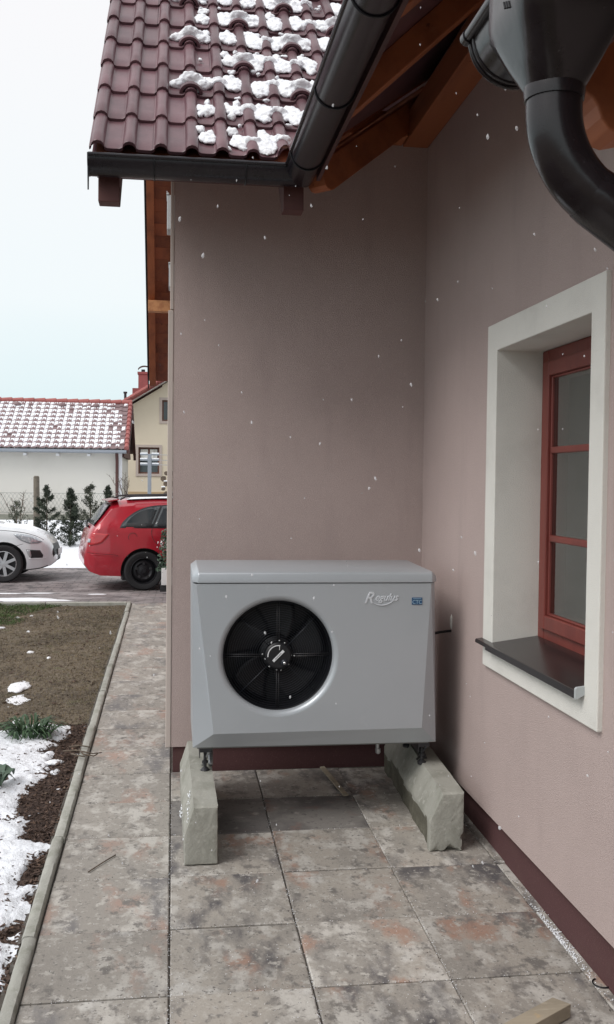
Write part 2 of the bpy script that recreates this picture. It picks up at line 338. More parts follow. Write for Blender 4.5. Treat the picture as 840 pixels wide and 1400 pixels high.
# ------------------------------------------------------------------ paving slabs
pav = tag(empty('pavement'), kind='structure')
ROW = .4866; Y0 = 3.371
def slab_mesh(wx, wy, seed):
    bm = BM(); random.seed(seed)
    c = .004
    def ring(dx, dy, z, j=0): return [bm.verts.new((sx * dx + random.uniform(-j, j), sy * dy + random.uniform(-j, j), z)) for sx, sy in ((-1, -1), (1, -1), (1, 1), (-1, 1))]
    a = ring(wx / 2, wy / 2, -.04); b = ring(wx / 2, wy / 2, -c, .0012); t = ring(wx / 2 - c, wy / 2 - c, 0, .0012)
    for p, q in ((a, b), (b, t)):
        for k in range(4): bm.faces.new((p[k], p[(k + 1) % 4], q[(k + 1) % 4], q[k]))
    bm.faces.new(t)
    me = bpy.data.meshes.new('paving_slab'); bm.to_mesh(me); bm.free(); me.materials.append(M['slab']); return me
smesh = [slab_mesh(.4935, ROW - .007, s) for s in range(4)]
pmesh = [m_.copy() for m_ in smesh]
for m_ in pmesh: m_.materials[0] = M['pathslab']
nmesh = [slab_mesh(.043, ROW - .007, s) for s in range(2)]
random.seed(11)
def put_slab(me, x, y, j=1):
    o = link('paving_slab', me, pav)
    o.location = (x + random.uniform(-.001, .001), y, pz(y) + random.uniform(-.0025, .0015))
    o.rotation_euler = (math.atan(SL) + random.uniform(-.002, .002), random.uniform(-.002, .002), random.uniform(-.002, .002))
    return o
k0 = -9
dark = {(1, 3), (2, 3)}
for c, xc in enumerate((-.25, .25, .75, 1.245)):
    for k in range(k0, 19):
        yc = Y0 + ROW * (k + .5)
        if c > 0 and yc > 5.9: continue
        off = 0 if c == 0 else random.uniform(-.004, .004)
        o = put_slab(smesh[(k * 3 + c) % 4], xc, yc + off)
        if c == 0: o.data = pmesh[k % 4]
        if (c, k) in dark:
            me = o.data.copy(); me.materials[0] = M['slabwetshade']; o.data = me
for k in range(k0, 6):
    if Y0 + ROW * (k + .5) > 5.9: continue
    put_slab(nmesh[k % 2], 1.5165, Y0 + ROW * (k + .5))
# concrete edging of the path
curb = tag(empty('path_curb'), kind='structure')
random.seed(3)
y = -1.2; j = 0
while y < 12.6:
    L = min(1.0, 12.6 - y)
    bm = BM()
    n = 24
    prof = [(-.026, -.1), (-.026, .012), (-.018, .021), (0, .024), (.018, .021), (.025, .012), (.025, -.1)]
    rings = []
    for i in range(n + 1):
        t = -L / 2 + .003 + (L - .006) * i / n
        rings.append([bm.verts.new((px + .0022 * nz3(px * 30, t * 25 + j, 1), t, pzz + (.0028 * nz3(px * 40, t * 22 + j, 5) if pzz > 0 else 0))) for px, pzz in prof])
    for a, b in zip(rings, rings[1:]):
        for q in range(len(prof) - 1): bm.faces.new((a[q], a[q + 1], b[q + 1], b[q]))
    bm.faces.new(rings[0]); bm.faces.new(rings[-1][::-1])
    bmesh.ops.recalc_face_normals(bm, faces=bm.faces)
    o = obj('curb_stone', bm, M['curb'], curb, smooth=40)
    ym = y + L / 2
    o.location = (-.5285 + random.uniform(-.004, .004), ym, pz(ym) + random.uniform(-.004, .004))
    o.rotation_euler = (math.atan(SL), 0, random.uniform(-.005, .005))
    y += L; j += 1

# ------------------------------------------------------------------ the house
H = empty('house', 'pinkish brown rendered house with tiled snowy roof, timber eaves and a white-framed window', 'house', (0, 5.83, 0))
def ho(name, bm, m, parent=None, **k):
    o = obj(name, bm, m, parent or H, **k)
    if parent is None: o.location = o.location - H.location
    return o
def at_house(o): o.location = Vector(o.location) - Vector(H.location); return o
WX, WY = 1.5, 5.83
ZT = .16
# right wall with the window opening (y 3.38..4.43, z 1.0..2.355)
def wall_sheet(us, vs, holes, P, depth, nrm):
    bm = BM(); V = {}
    def g(i, j, d):
        if (i, j, d) not in V: V[(i, j, d)] = bm.verts.new(P(us[i], vs[j], d * depth))
        return V[(i, j, d)]
    solid = lambda i, j: 0 <= i < len(us) - 1 and 0 <= j < len(vs) - 1 and (i, j) not in holes
    for i in range(len(us) - 1):
        for j in range(len(vs) - 1):
            if not solid(i, j): continue
            for d in (0, 1): bm.faces.new((g(i, j, d), g(i + 1, j, d), g(i + 1, j + 1, d), g(i, j + 1, d)))
            if not solid(i - 1, j): bm.faces.new((g(i, j, 0), g(i, j + 1, 0), g(i, j + 1, 1), g(i, j, 1)))
            if not solid(i + 1, j): bm.faces.new((g(i + 1, j, 0), g(i + 1, j + 1, 0), g(i + 1, j + 1, 1), g(i + 1, j, 1)))
            if not solid(i, j - 1): bm.faces.new((g(i, j, 0), g(i + 1, j, 0), g(i + 1, j, 1), g(i, j, 1)))
            if not solid(i, j + 1): bm.faces.new((g(i, j + 1, 0), g(i + 1, j + 1, 0), g(i + 1, j + 1, 1), g(i, j + 1, 1)))
    bmesh.ops.recalc_face_normals(bm, faces=bm.faces)
    return bm
bm = wall_sheet([-3, 3.38, 4.43, WY + .3], [ZT, .97, 2.357, 4.3], {(1, 1)}, lambda u, v, d: (WX + d, u, v), .38, None)
rw = ho('wall', bm, M['stucco'])
# back wall (facing the camera)
bm = BM(); box(bm, .0, WX + .002, WY, WY + .35, ZT, 3.9); ho('wall', bm, M['stucco'])
# gable wall on the left
bm = BM(); ridge_y, eave_y, far_y = 10.5, 5.0, 16.0
TP = math.tan(R(43))
def roofz(yy): return 3.30 + (min(yy, 2 * ridge_y - yy) - eave_y) * TP
prism(bm, [(WY + .352, ZT), (15.2, ZT), (15.2, roofz(15.2) - .2), (ridge_y, roofz(ridge_y) - .2), (WY + .352, roofz(WY + .352) - .2)], 'x', .002, .35)
ho('wall', bm, M['stucco'])
bm = BM(); box(bm, .36, 8, 14.9, 15.2, ZT, 3.9); ho('wall', bm, M['stucco'])
# plaster corner strips, pale tone painting the wall edge's highlight (wider below, narrow above)
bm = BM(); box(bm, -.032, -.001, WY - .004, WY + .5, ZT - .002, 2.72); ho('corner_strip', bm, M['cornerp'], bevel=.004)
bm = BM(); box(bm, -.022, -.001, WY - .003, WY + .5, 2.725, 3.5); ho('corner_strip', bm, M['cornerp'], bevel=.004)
# plinth
bm = BM(); box(bm, .012, 1.534, WY + .014, WY + .34, -.3, ZT + .001); ho('plinth', bm, M['plinth'])
bm = BM(); box(bm, 1.535, 1.87, -3, WY + .35, -.3, ZT + .001); ho('plinth', bm, M['plinth'])
bm = BM(); box(bm, .014, .33, WY + .345, 15.19, -.4, ZT + .001); ho('plinth', bm, M['plinth'])
# grey boxes fixed on the gable wall
for (yy, z0, z1, dpt) in ((10.0, 4.22, 4.56, .075), (11.4, 3.92, 4.18, .06)):
    bm = BM(); box(bm, -dpt, .004, yy, yy + .25, z0, z1); box(bm, -dpt - .006, -dpt + .02, yy - .01, yy + .26, z1, z1 + .02)
    ho('wall_box', bm, M['boxgrey'], bevel=.008)

# --- window
win = empty('window'); win.parent = H; win.location = Vector((1.5, 3.9, .97)) - H.location
def wo_(name, bm, m, **k):
    o = obj(name, bm, m, win, **k); o.location = -Vector((1.5, 3.9, .97)); return o
# surround band, flush mitred frame 20 mm proud, with the plaster reveal
bm = wall_sheet([3.268, 3.385, 4.425, 4.562], [.868, .985, 2.352, 2.480], {(1, 1)}, lambda u, v, d: (WX - .02 + d, u, v), .262, None)
wo_('window_surround', bm, M['surround'], bevel=.004)
FX = 1.70
def fr(bm, y0, y1, z0, z1, t, x0, x1):     # rectangular ring
    box(bm, x0, x1, y0, y0 + t, z0, z1); box(bm, x0, x1, y1 - t, y1, z0, z1)
    box(bm, x0 + .0005, x1 - .0005, y0 + t, y1 - t, z0, z0 + t); box(bm, x0 + .0005, x1 - .0005, y0 + t, y1 - t, z1 - t, z1)
bm = BM(); fr(bm, 3.387, 4.424, 1.015, 2.350, .075, FX, FX + .07); wo_('frame', bm, M['redframe'], bevel=.006)
a, b = 3.445, 4.366
bm = BM(); fr(bm, a, b, 1.072, 2.293, .066, FX - .018, FX + .045); fr(bm, a + .0655, b - .0655, 1.1375, 2.2275, .012, FX - .004, FX + .03)
sash = wo_('sash', bm, M['redframe'], bevel=.007, seg=3)
for zz in (1.475, 1.875):
    for ya, yb in ((a + .077, 3.848), (3.874, b - .077)):
        bm = BM(); box(bm, FX - .006, FX + .028, ya, yb, zz, zz + .03)
        obj('glazing_bar', bm, M['redframe'], sash, bevel=.006)
bm = BM(); box(bm, FX - .005, FX + .027, 3.848, 3.874, 1.149, 2.216); obj('glazing_bar', bm, M['redframe'], sash, bevel=.006)
for z0, z1 in ((1.149, 1.475), (1.505, 1.875), (1.905, 2.216)):
    for ya, yb in ((a + .077, 3.848), (3.874, b - .077)):
        bm = BM(); box(bm, FX + .008, FX + .022, ya, yb, z0, z1)
        obj('pane', bm, M['glass'], sash)
# sill: folded sheet metal, sloping out, with upturned ends
bm = BM()
pts = [(FX, 1.022), (FX - .002, 1.026), (1.452, .992), (1.446, .990), (1.446, .962), (1.449, .962), (1.45, .987), (FX, 1.018)]
prism(bm, pts, 'y', 3.392, 4.419)
sillo = wo_('sill', bm, M['sill'])
bm = BM(); prism(bm, [(1.446, .962), (1.446, .998), (1.452, 1.004), (1.50, 1.010), (1.50, .987), (1.452, .962)], 'y', 3.376, 3.391)
obj('end_cap', bm, M['boxgrey'], sillo)
bm = BM(); prism(bm, [(1.446, .974), (1.446, .987), (1.450, .991), (1.479, .995), (1.479, .990), (1.452, .974)], 'y', 4.4195, 4.572)
obj('end_cap', bm, M['sill'], sillo)
# room behind the glass
bm = BM()
for f in ((1.86, 1.861, 2.9, 5.0, .6, 2.9),): pass
box(bm, 1.885, 3.6, 2.2, 5.6, .3, 2.9)
bmesh.ops.reverse_faces(bm, faces=bm.faces)
for f in list(bm.faces):
    if f.calc_center_median().x < 1.9: bm.faces.remove(f)
wo_('room', bm, M['interior'])
vs, fs = [], []
for i in range(60):
    yy = 3.3 + .86 * i / 59; xx = 1.80 + .024 * math.sin(i * .95) + .010 * math.sin(i * .4)
    vs += [(xx, yy, .95), (xx, yy, 2.5)]
for i in range(59): fs.append((2 * i, 2 * i + 2, 2 * i + 3, 2 * i + 1))
o = pyobj('curtain', vs, fs, M['curtain'], win, True); o.location = -Vector((1.5, 3.9, .97))

# --- tiled roof over the back part
COSP, SINP = math.cos(R(43)), math.sin(R(43))
roof = empty('roof'); roof.parent = H; roof.location = Vector((0, 5.0, 3.36)) - H.location
RM = Matrix.Rotation(R(43), 4, 'X')       # tile plane: local x, up the slope y, normal z
GA, TW = .345, .304
def tile_profile():
    pr = []
    for r0 in (0, .152):
        pr += [(r0 + 0, .004), (r0 + .006, .008)]
        for k in range(7):
            a = math.pi * k / 6; pr.append((r0 + .041 - .033 * math.cos(a), .008 + .032 * math.sin(a)))
        pr += [(r0 + .080, .004), (r0 + .086, .001), (r0 + .116, .0), (r0 + .146, .001)]
    pr.append((.304, .004)); return pr
def tile_mesh(hump=False):
    bm = BM(); pr = tile_profile(); Lg = .40
    rows = []
    for (yy, dz) in ((0, 0), (.006, .003), (.12, .0035), (.25, .0035), (Lg, .002)):
        rows.append([bm.verts.new((x, yy, z + dz + (Lg - yy) * .052)) for x, z in pr])
    for a, b in zip(rows, rows[1:]):
        for i in range(len(pr) - 1): bm.faces.new((a[i], a[i + 1], b[i + 1], b[i]))
    lo = [bm.verts.new((x, .003, z + Lg * .052 - .017)) for x, z in pr]
    for i in range(len(pr) - 1): bm.faces.new((lo[i], lo[i + 1], rows[0][i + 1], rows[0][i]))
    lo2 = [bm.verts.new((v.co.x, .06, v.co.z)) for v in lo]
    for i in range(len(pr) - 1): bm.faces.new((lo2[i], lo2[i + 1], lo[i + 1], lo[i]))
    for s, q in ((0, 0), (-1, -1)):
        bm.faces.new((lo[s], rows[0][s], rows[1][s])); 
    # side skirts
    for s in (0, -1):
        pv = [r[s] for r in rows]; lv = [bm.verts.new((v.co.x, v.co.y, v.co.z - .02)) for v in pv]
        for i in range(len(pv) - 1): bm.faces.new((pv[i], pv[i + 1], lv[i + 1], lv[i]))
    if hump:     # snow-stop hump on the first roll
        n = 12; ring = []
        for (yy, rr, h) in ((.012, .062, .030), (.03, .066, .036), (.06, .055, .022), (.085, .04, .008)):
            ring.append([bm.verts.new((.193 - rr * math.cos(math.pi * k / n), yy, .026 + Lg * .0 + h * 0 + (rr * .9) * math.sin(math.pi * k / n))) for k in range(n + 1)])
        for a, b in zip(ring, ring[1:]):
            for i in range(n): bm.faces.new((a[i], a[i + 1], b[i + 1], b[i]))
        inner = [bm.verts.new((.193 - .046 * math.cos(math.pi * k / n), .014, .026 + .041 * math.sin(math.pi * k / n))) for k in range(n + 1)]
        for i in range(n): bm.faces.new((inner[i], inner[i + 1], ring[0][i + 1], ring[0][i]))
        inn2 = [bm.verts.new((v.co.x, .03, v.co.z)) for v in inner]
        for i in range(n): bm.faces.new((inn2[i], inn2[i + 1], inner[i + 1], inner[i]))
    bmesh.ops.recalc_face_normals(bm, faces=bm.faces)
    me = bpy.data.meshes.new('roof_tile'); bm.to_mesh(me); bm.free(); me.materials.append(M['tile'])
    for p in me.polygons: p.use_smooth = True
    me.set_sharp_from_angle(angle=R(38)); return me
T0, T1 = tile_mesh(), tile_mesh(True)
random.seed(5)
humps = set()
XL = -.415
for r in range(10):
    for c in range(-0, 9):
        x0 = XL + c * TW; s = r * GA
        yv = 5.0 + s * COSP
        if x0 + .1 > .62 + (yv - 5.0) + .1: continue
        h = (r >= 2) and ((r % 2 == 0 and c % 2 == 1) or (r % 2 == 1 and c % 2 == 0 and c > 0))
        me_ = T1 if h else T0
        o = link('roof_tile', me_, roof)
        if h: humps.add((r, c))
        lp = RM @ Vector((x0 + random.uniform(-.0015, .0015), s - .045 + random.uniform(-.003, .003), random.uniform(0, .002)))
        mt = Matrix.Translation(lp) @ RM
        if x0 + TW > .60 + s * COSP - .02:
            b2_ = bmesh.new(); b2_.from_mesh(me_); b2_.transform(mt)
            bmesh.ops.bisect_plane(b2_, geom=b2_.verts[:] + b2_.edges[:] + b2_.faces[:], plane_co=(.565, 0, 0), plane_no=(1, -1, 0), clear_outer=True)
            b2_.transform(mt.inverted())
            if not b2_.faces: bpy.data.objects.remove(o); b2_.free(); humps.discard((r, c)); continue
            m3 = bpy.data.meshes.new('roof_tile'); b2_.to_mesh(m3); b2_.free(); m3.materials.append(M['tile']); o.data = m3
        o.matrix_local = mt
# the remaining rows up to the ridge as one coarse part
vs, fs = [], []
def addquad(q):
    n = len(vs); vs.extend(q); fs.append(tuple(range(n, n + len(q))))
for r in range(10, 21):
    z = r * GA
    for c in range(0, 26):
        x0 = XL + c * .152
        if x0 + .152 > .62 + z * COSP: break
        for (xa, za, xb, zb) in ((0, .0, .02, .03), (.02, .03, .05, .04), (.05, .04, .08, .01), (.08, .01, .152, 0)):
            addquad([RM @ Vector(p) for p in ((x0 + xa, z, za + .02), (x0 + xb, z, zb + .02), (x0 + xb, z + GA, zb), (x0 + xa, z + GA, za))])
o = pyobj('upper_roof_tiles', vs, fs, M['tile'], roof); tag(o, kind='stuff')
# far slope and slopes of the right-hand roof
HR = roofz(ridge_y) + .06
bm = BM()
bm.faces.new([bm.verts.new(p) for p in ((-.41, ridge_y, HR), (-.41, far_y, 3.36), (7, far_y, 3.36), (7, ridge_y, HR))])
bm.faces.new([bm.verts.new(p) for p in ((.66, 4.98, 3.37), (.66, -3, 3.37), (6.1, -3, 3.37 + 5.44 * TP), (6.1, ridge_y, 3.37 + 5.44 * TP))])
bmesh.ops.recalc_face_normals(bm, faces=bm.faces)
o = obj('roof_slope', bm, M['tile'], H); o.location = -H.location
md = o.modifiers.new('t', 'SOLIDIFY'); md.thickness = .02
# sheathing under the tiles (soffit boards showing at the eaves) --------------
def slope_board(u0, u1, a0, a1, base_z, m, kind, mitre=0):
    """kind 'B': right roof, boards run along y; u = horizontal distance up from the eave; a = extent along y.
       kind 'A': back roof, boards run along x. kind 'F': far slope, boards along x"""
    bm = BM()
    t = .018
    def P(u, a, d):
        z = base_z + u * TP + d
        if kind == 'B': return (.60 + u, a, z)
        if kind == 'A': return (a, 5.0 + u, z)
        return (a, far_y - u, z)
    vv = [bm.verts.new(P(u, a, d)) for u in (u0, u1) for a in (a0, a1 + (mitre * (u - u0))) for d in (0, t)]
    for f in ((0, 1, 3, 2), (4, 6, 7, 5), (0, 4, 5, 1), (2, 3, 7, 6), (0, 2, 6, 4), (1, 5, 7, 3)): bm.faces.new([vv[i] for i in f])
    bmesh.ops.recalc_face_normals(bm, faces=bm.faces)
    o = obj('soffit_board', bm, m, H); o.location = -H.location; return o
SB = 3.318
bw = .088
for i in range(13):
    u0 = i * bw
    slope_board(u0 + .002, u0 + bw - .002, -3, 5.0 + u0 - .001, SB, M['soffit'], 'B', 1)
for i in range(13):
    u0 = i * bw
    slope_board(u0 + .002, u0 + bw - .002, -.385, .60 + u0 - .001, SB, M['soffit'], 'A', 1)
# gable overhang on the far slope, seen from below left
for i in range(40):
    u0 = i * .14
    slope_board(u0 + .002, u0 + .138, -.385, .0, SB - .02, M['soffit'], 'F')
for i in range(8, 38):
    u0 = i * .14
    slope_board(u0 + .002, u0 + .138, -.385, .0, SB - .02, M['soffit'], 'A')
def rafter(P, tail, length, depth, wid, a, m, name='rafter'):
    """side profile in (u along slope horizontally, z), rounded tail; a = centre along the other axis"""
    dz = depth / COSP
    prof = [(0, -.005), (0, -dz * .45)]
    for k in range(5):
        q = k / 4 * math.pi / 2
        prof.append((.075 - .075 * math.cos(q), -dz * .45 - dz * .50 * math.sin(q)))
    prof = [(u, z) for u, z in prof]
    poly = [(tail + u, z + (tail + u) * TP) for u, z in prof]
    poly += [(tail + length, -dz + (tail + length) * TP), (tail + length, -.005 + (tail + length) * TP)]
    bm = BM()
    A = [bm.verts.new(P(u, z, a - wid / 2)) for u, z in poly]; B = [bm.verts.new(P(u, z, a + wid / 2)) for u, z in poly]
    n = len(poly); bm.faces.new(A); bm.faces.new(B[::-1])
    for i in range(n): bm.faces.new((A[i], B[i], B[(i + 1) % n], A[(i + 1) % n]))
    bmesh.ops.recalc_face_normals(bm, faces=bm.faces)
    o = obj(name, bm, m, H, bevel=.004); o.location = -H.location; return o
PB = lambda u, z, a: (.60 + u, a, SB + z)
for yy in (4.25, 3.30, 2.35, 1.4, .45, -.5, -1.45, -2.4):
    rafter(PB, .10, 1.0, .115, .10, yy, M['wood'])
PA = lambda u, z, a: (a, 5.0 + u, SB - .003 + z)
for xx in (-.325, .607):
    bm = BM(); u1_ = 1.0 if xx > 0 else 5.4
    prism(bm, [(5.085, 3.125), (5.085, SB + .085 * TP - .006), (5 + u1_, SB + u1_ * TP - .006), (5 + u1_, SB + u1_ * TP - .19), (5.18, 3.125)], 'x', xx - .055, xx + .05)
    o = obj('rafter', bm, M['tailwood'], H, bevel=.004); o.location = -H.location
PF = lambda u, z, a: (a, far_y - u, SB - .02 + z)
rafter(PF, .02, 5.45, .12, .10, -.325, M['wood'])
# valley rafter running diagonally from the gutter corner into the wall corner
bm = BM(); s2 = math.sqrt(.5)
TV = TP / math.sqrt(2)
poly = [(.17, -.04), (.17, -.10)] + [(.27 - .10 * math.cos(k / 5 * math.pi / 2), -.10 - .13 * math.sin(k / 5 * math.pi / 2) + .0) for k in range(1, 6)]
poly = [(d, z + d * TV) for d, z in poly] + [(1.55, -.205 + 1.55 * TV), (1.55, -.03 + 1.55 * TV)]
A, B = [], []
for side, LST in ((-.055, A), (.055, B)):
    for d, z in poly: LST.append(bm.verts.new((.60 + d * s2 - side * s2, 5.0 + d * s2 * 1.0 + side * s2, SB + z)))
bm.faces.new(A); bm.faces.new(B[::-1])
for i in range(len(poly)): bm.faces.new((A[i], B[i], B[(i + 1) % len(poly)], A[(i + 1) % len(poly)]))
bmesh.ops.recalc_face_normals(bm, faces=bm.faces)
o = obj('valley_rafter', bm, M['wood'], H, bevel=.005); o.location = -H.location
# wall plate along the right wall
bm = BM(); box(bm, 1.345, 1.499, -3, 5.829, 3.735, 3.90); ho('wall_plate', bm, M['wood'], bevel=.006)
bm = BM(); box(bm, .02, 1.34, 5.66, 5.829, 3.74, 3.88); ho('wall_plate', bm, M['wood'], bevel=.006)
# purlin ends carrying the gable overhang
for yy, zz in ((14.66, 4.19), (ridge_y, 7.9)):
    bm = BM(); box(bm, -.372, .05, yy - .08, yy + .08, zz - .02, zz + .14); ho('purlin', bm, M['purlin'], bevel=.006)
# dark verge boards
for kind in ('near', 'far'):
    bm = BM()
    if kind == 'near': q = [(5.0, 3.24), (ridge_y, HR - .13), (ridge_y, HR - .01), (5.0, 3.335)]
    else: q = [(far_y + .02, 3.18), (far_y + .02, 3.40), (ridge_y, HR + .028), (ridge_y, HR - .13)]
    prism(bm, q, 'x', -.404, -.386); ho('verge_board', bm, M['gutter'] if kind == 'far' else M['tile'])
# fascia behind the gutters
bm = BM(); box(bm, -.385, .60, 5.082, 5.10, 3.245, 3.335); ho('fascia', bm, M['darkwood'])
bm = BM(); box(bm, .712, .730, -3, 5.02, 3.262, 3.335); ho('fascia', bm, M['darkwood'])

# --- gutters: half round with a rolled bead
def gutter_profile(r, bead=.011, n=16):
    pts = []
    for k in range(n + 1):
        a = math.pi + math.pi * k / n
        pts.append((r * math.cos(a), r * math.sin(a)))
    return pts
def gutter(name, p0, p1, r, bead_side, parent=None, locfix=True, mitre=0.):
    """p0->p1 axis of the half pipe; bead_side: unit vector towards outer rim; end p1 is mitred by shifting along axis"""
    p0, p1 = Vector(p0), Vector(p1); d = (p1 - p0).normalized(); s = Vector(bead_side); up = Vector((0, 0, 1))
    bm = BM(); outer = gutter_profile(r); inner = [(x * .96, y * .96) for x, y in outer]
    prof = [(-a, b) for a, b in outer]     # outer rim first (positive = bead side)
    ring = lambda p, pr, m: [bm.verts.new(p + s * (-a) + up * b + d * (mitre * (-a) if m else 0)) for a, b in [(-q[0], q[1]) for q in pr]]
    O0, O1 = ring(p0, outer, False), ring(p1, outer, True); I0, I1 = ring(p0, inner, False), ring(p1, inner, True)
    for i in range(len(outer) - 1):
        bm.faces.new((O0[i], O0[i + 1], O1[i + 1], O1[i])); bm.faces.new((I0[i], I1[i], I1[i + 1], I0[i + 1]))
        bm.faces.new((O0[i], I0[i], I0[i + 1], O0[i + 1])); bm.faces.new((O1[i], O1[i + 1], I1[i + 1], I1[i]))
    bmesh.ops.recalc_face_normals(bm, faces=bm.faces)
    b0 = p0 + s * r + up * .004; b1 = p1 + s * r + up * .004 + d * (mitre * r)
    tube(bm, [b0, b1], .0105, 10)
    b0 = p0 - s * r; b1 = p1 - s * r - d * (mitre * r)
    tube(bm, [b0, b1], .004, 6)
    o = obj(name, bm, M['gutter'], H, smooth=45); o.location = -H.location; return o
g1 = gutter('gutter', (-.415, 4.995, 3.30), (.627, 4.995, 3.30), .078, (0, -1, 0), mitre=-1.)
g2 = gutter('gutter', (.627, -3, 3.30), (.627, 4.995, 3.30), .078, (-1, 0, 0), mitre=-1.)
# end plate and drips of the short gutter
bm = BM(); prism(bm, [(4.995 - .08, 3.312), (4.995 + .08, 3.312)] + [(4.995 + .08 * math.cos(a), 3.30 + .08 * math.sin(a)) for a in [-.25 - 2.65 * k / 10 for k in range(11)]], 'x', -.421, -.413)
prism(bm, [(4.93, 3.25), (4.955, 3.25), (4.945, 3.14)], 'x', -.4205, -.4135)
obj('end_plate', bm, M['gutter'], g1)
def bracket(g, axis_pt, s):
    bm = BM(); pts = []
    for k in range(17):
        a = math.pi + math.pi * k / 16
        pts.append(Vector(axis_pt) + Vector(s) * (-.0815 * math.cos(a)) + Vector((0, 0, .0815 * math.sin(a))))
    tube(bm, pts, .0035, 6); obj('bracket', bm, M['black'], g)
for yy in (4.72, 3.93, 3.14, 2.35, 1.56): bracket(g2, (.627, yy, 3.30), (-1, 0, 0))
for xx in (-.1, .35): bracket(g1, (xx, 4.995, 3.30), (0, -1, 0))

# --- snow lumps on the tiles
def snow_lumps():
    random.seed(21); bm = BM()
    def lumpat(x, s, rx, rs, h):
        c = RM @ Vector((x, s, .012))
        tmp = bmesh.ops.create_icosphere(bm, subdivisions=2, radius=1)
        ph = random.uniform(0, 99)
        for v in tmp['verts']:
            co = v.co.copy(); k = 1 + .28 * nz3(co.x * 1.9 + ph, co.y * 1.9, co.z * 1.9) + .12 * nz3(co.x * 5, co.y * 5 + ph, co.z * 5)
            v.co = RM @ Vector((x + co.x * rx * k, s + co.y * rs * k, .035 + co.z * h * k))
    for r in range(-0, 9):
        for cc in range(0, 17):               # pans
            x = XL + .152 * cc + .115; s = r * GA
            yv = s * COSP
            if x > .50 + yv: continue
            # how much snow lies here: little on the left and low, much right and high
            d = (x + .05) * 1.05 + .10 * r - .12
            if x < .05: continue
            if x < .2 and r > 2 and random.random() < .45: d -= .4
            if x > .45: d += .5
            pr = min(.99, .62 + d * 1.1)
            if random.random() < pr:
                k = min(1, .55 + d * .5)
                lumpat(x + random.uniform(-.015, .015), s + random.uniform(.05, .13), .060 * (k * .5 + .6), random.uniform(.075, .13) * k, .012 * k + .007)
                for q in range(4):
                    lumpat(x + random.uniform(-.035, .035), s + random.uniform(.02, .20), random.uniform(.025, .05) * k, random.uniform(.03, .06) * k, random.uniform(.010, .022))
                # bridges across the roll, behind the humps
                if d > .2 and random.random() < .62:
                    lumpat(x + .078, s + random.uniform(.04, .10) + (.03 if 1 else 0), .055, .024, .042)
            for q in range(random.choice((0, 1, 2, 3))):
                lumpat(x + random.uniform(-.045, .045), s + random.uniform(-.03, .28), random.uniform(.010, .028), random.uniform(.008, .018), random.uniform(.008, .014))
    for (r, c) in humps:
        x = XL + c * TW + .193; s = r * GA
        if x < .05 or x > .44 + s * COSP: continue
        lumpat(x, s + .09, .08, .026, .066); lumpat(x + .07, s + .07, .05, .035, .032); lumpat(x - .07, s + .07, .045, .03, .028)
    me = bpy.data.meshes.new('roof_snow'); bm.to_mesh(me); bm.free(); me.materials.append(M['snow'])
    o = link('roof_snow', me); o.location = (0, 5.0, 3.36)
    md = o.modifiers.new('r', 'REMESH'); md.mode = 'VOXEL'; md.voxel_size = .0065; md.use_smooth_shade = True
    tx = bpy.data.textures.new('snowtex', 'CLOUDS'); tx.noise_scale = .022; tx.noise_depth = 3
    md = o.modifiers.new('d', 'DISPLACE'); md.texture = tx; md.strength = .020; md.mid_level = .5; md.texture_coords = 'LOCAL'
    tag(o, 'lumps of white wet snow lying on the red-brown roof tiles above the corner gutter', 'snow', kind='stuff')
snow_lumps()

# --- lower roof edge close to the camera, with its gutter end and downpipe
canopy = empty('lower_eave'); canopy.parent = H; canopy.location = Vector((.6, 1.7, 2.5)) - H.location
def co_(name, bm, m, par=None, **k):
    o = obj(name, bm, m, par or canopy, **k)
    if par is None: o.location = -Vector((.6, 1.7, 2.5))
    return o
T2 = math.tan(R(38))
bm = BM(); prism(bm, [(.60, 2.585), (1.497, 2.585 + .897 * T2), (1.497, 2.625 + .897 * T2), (.60, 2.625)], 'y', -2.5, 1.95); co_('canopy_roof', bm, M['tile'])
for i in range(9):
    u = .62 + i * .098; bm = BM()
    prism(bm, [(u, 2.565 + (u - .6) * T2), (u + .094, 2.565 + (u + .094 - .6) * T2), (u + .094, 2.583 + (u + .094 - .6) * T2), (u, 2.583 + (u - .6) * T2)], 'y', -2.5, 1.94)
    co_('soffit_board', bm, M['soffit'])
for yy in (1.83, .9, 0, -.9):
    bm = BM()
    prism(bm, [(.745, 2.66), (.738, 2.56), (.745, 2.505), (.757, 2.470), (.772, 2.462), (.782, 2.448), (.790, 2.425), (.806, 2.405), (.83, 2.398), (.86, 2.405), (.90, 2.43), (1.497, 2.43 + .597 * T2), (1.497, 2.56 + .897 * T2), (.75, 2.56 + .15 * T2)], 'y', yy - .05, yy + .05)
    co_('rafter', bm, M['wood'], bevel=.004)
bm = BM(); box(bm, .70, .735, -2.5, 1.93, 2.49, 2.60); co_('fascia', bm, M['darkwood'])
# gutter piece
bm = BM(); r = .075; cx, cz = .568, 2.488
ng = 18
ends = (-2.5, 1.64)
outer = [(cx + r * math.cos(math.pi + math.pi * k / ng), cz + r * math.sin(math.pi + math.pi * k / ng)) for k in range(ng + 1)]
rings = [[bm.verts.new((x, yy, z)) for x, z in outer] for yy in ends]
for i in range(ng): bm.faces.new((rings[0][i], rings[0][i + 1], rings[1][i + 1], rings[1][i]))
capc = bm.faces.new(rings[1])
# raised rim round the stop end
tube(bm, [(x, 1.642, z) for x, z in outer], .0045, 8)
tube(bm, [(x, 1.625, z) for x, z in outer], .003, 8)
tube(bm, [(cx - r - .003, -2.5, cz + .004), (cx - r - .003, 1.635, cz + .004)], .0105, 14)
tube(bm, [(cx - r - .003, 1.635, cz + .004), (cx - r - .003, 1.652, cz + .004)], .0125, 14)
bmesh.ops.recalc_face_normals(bm, faces=bm.faces)
co_('gutter', bm, M['pipe'], smooth=50)
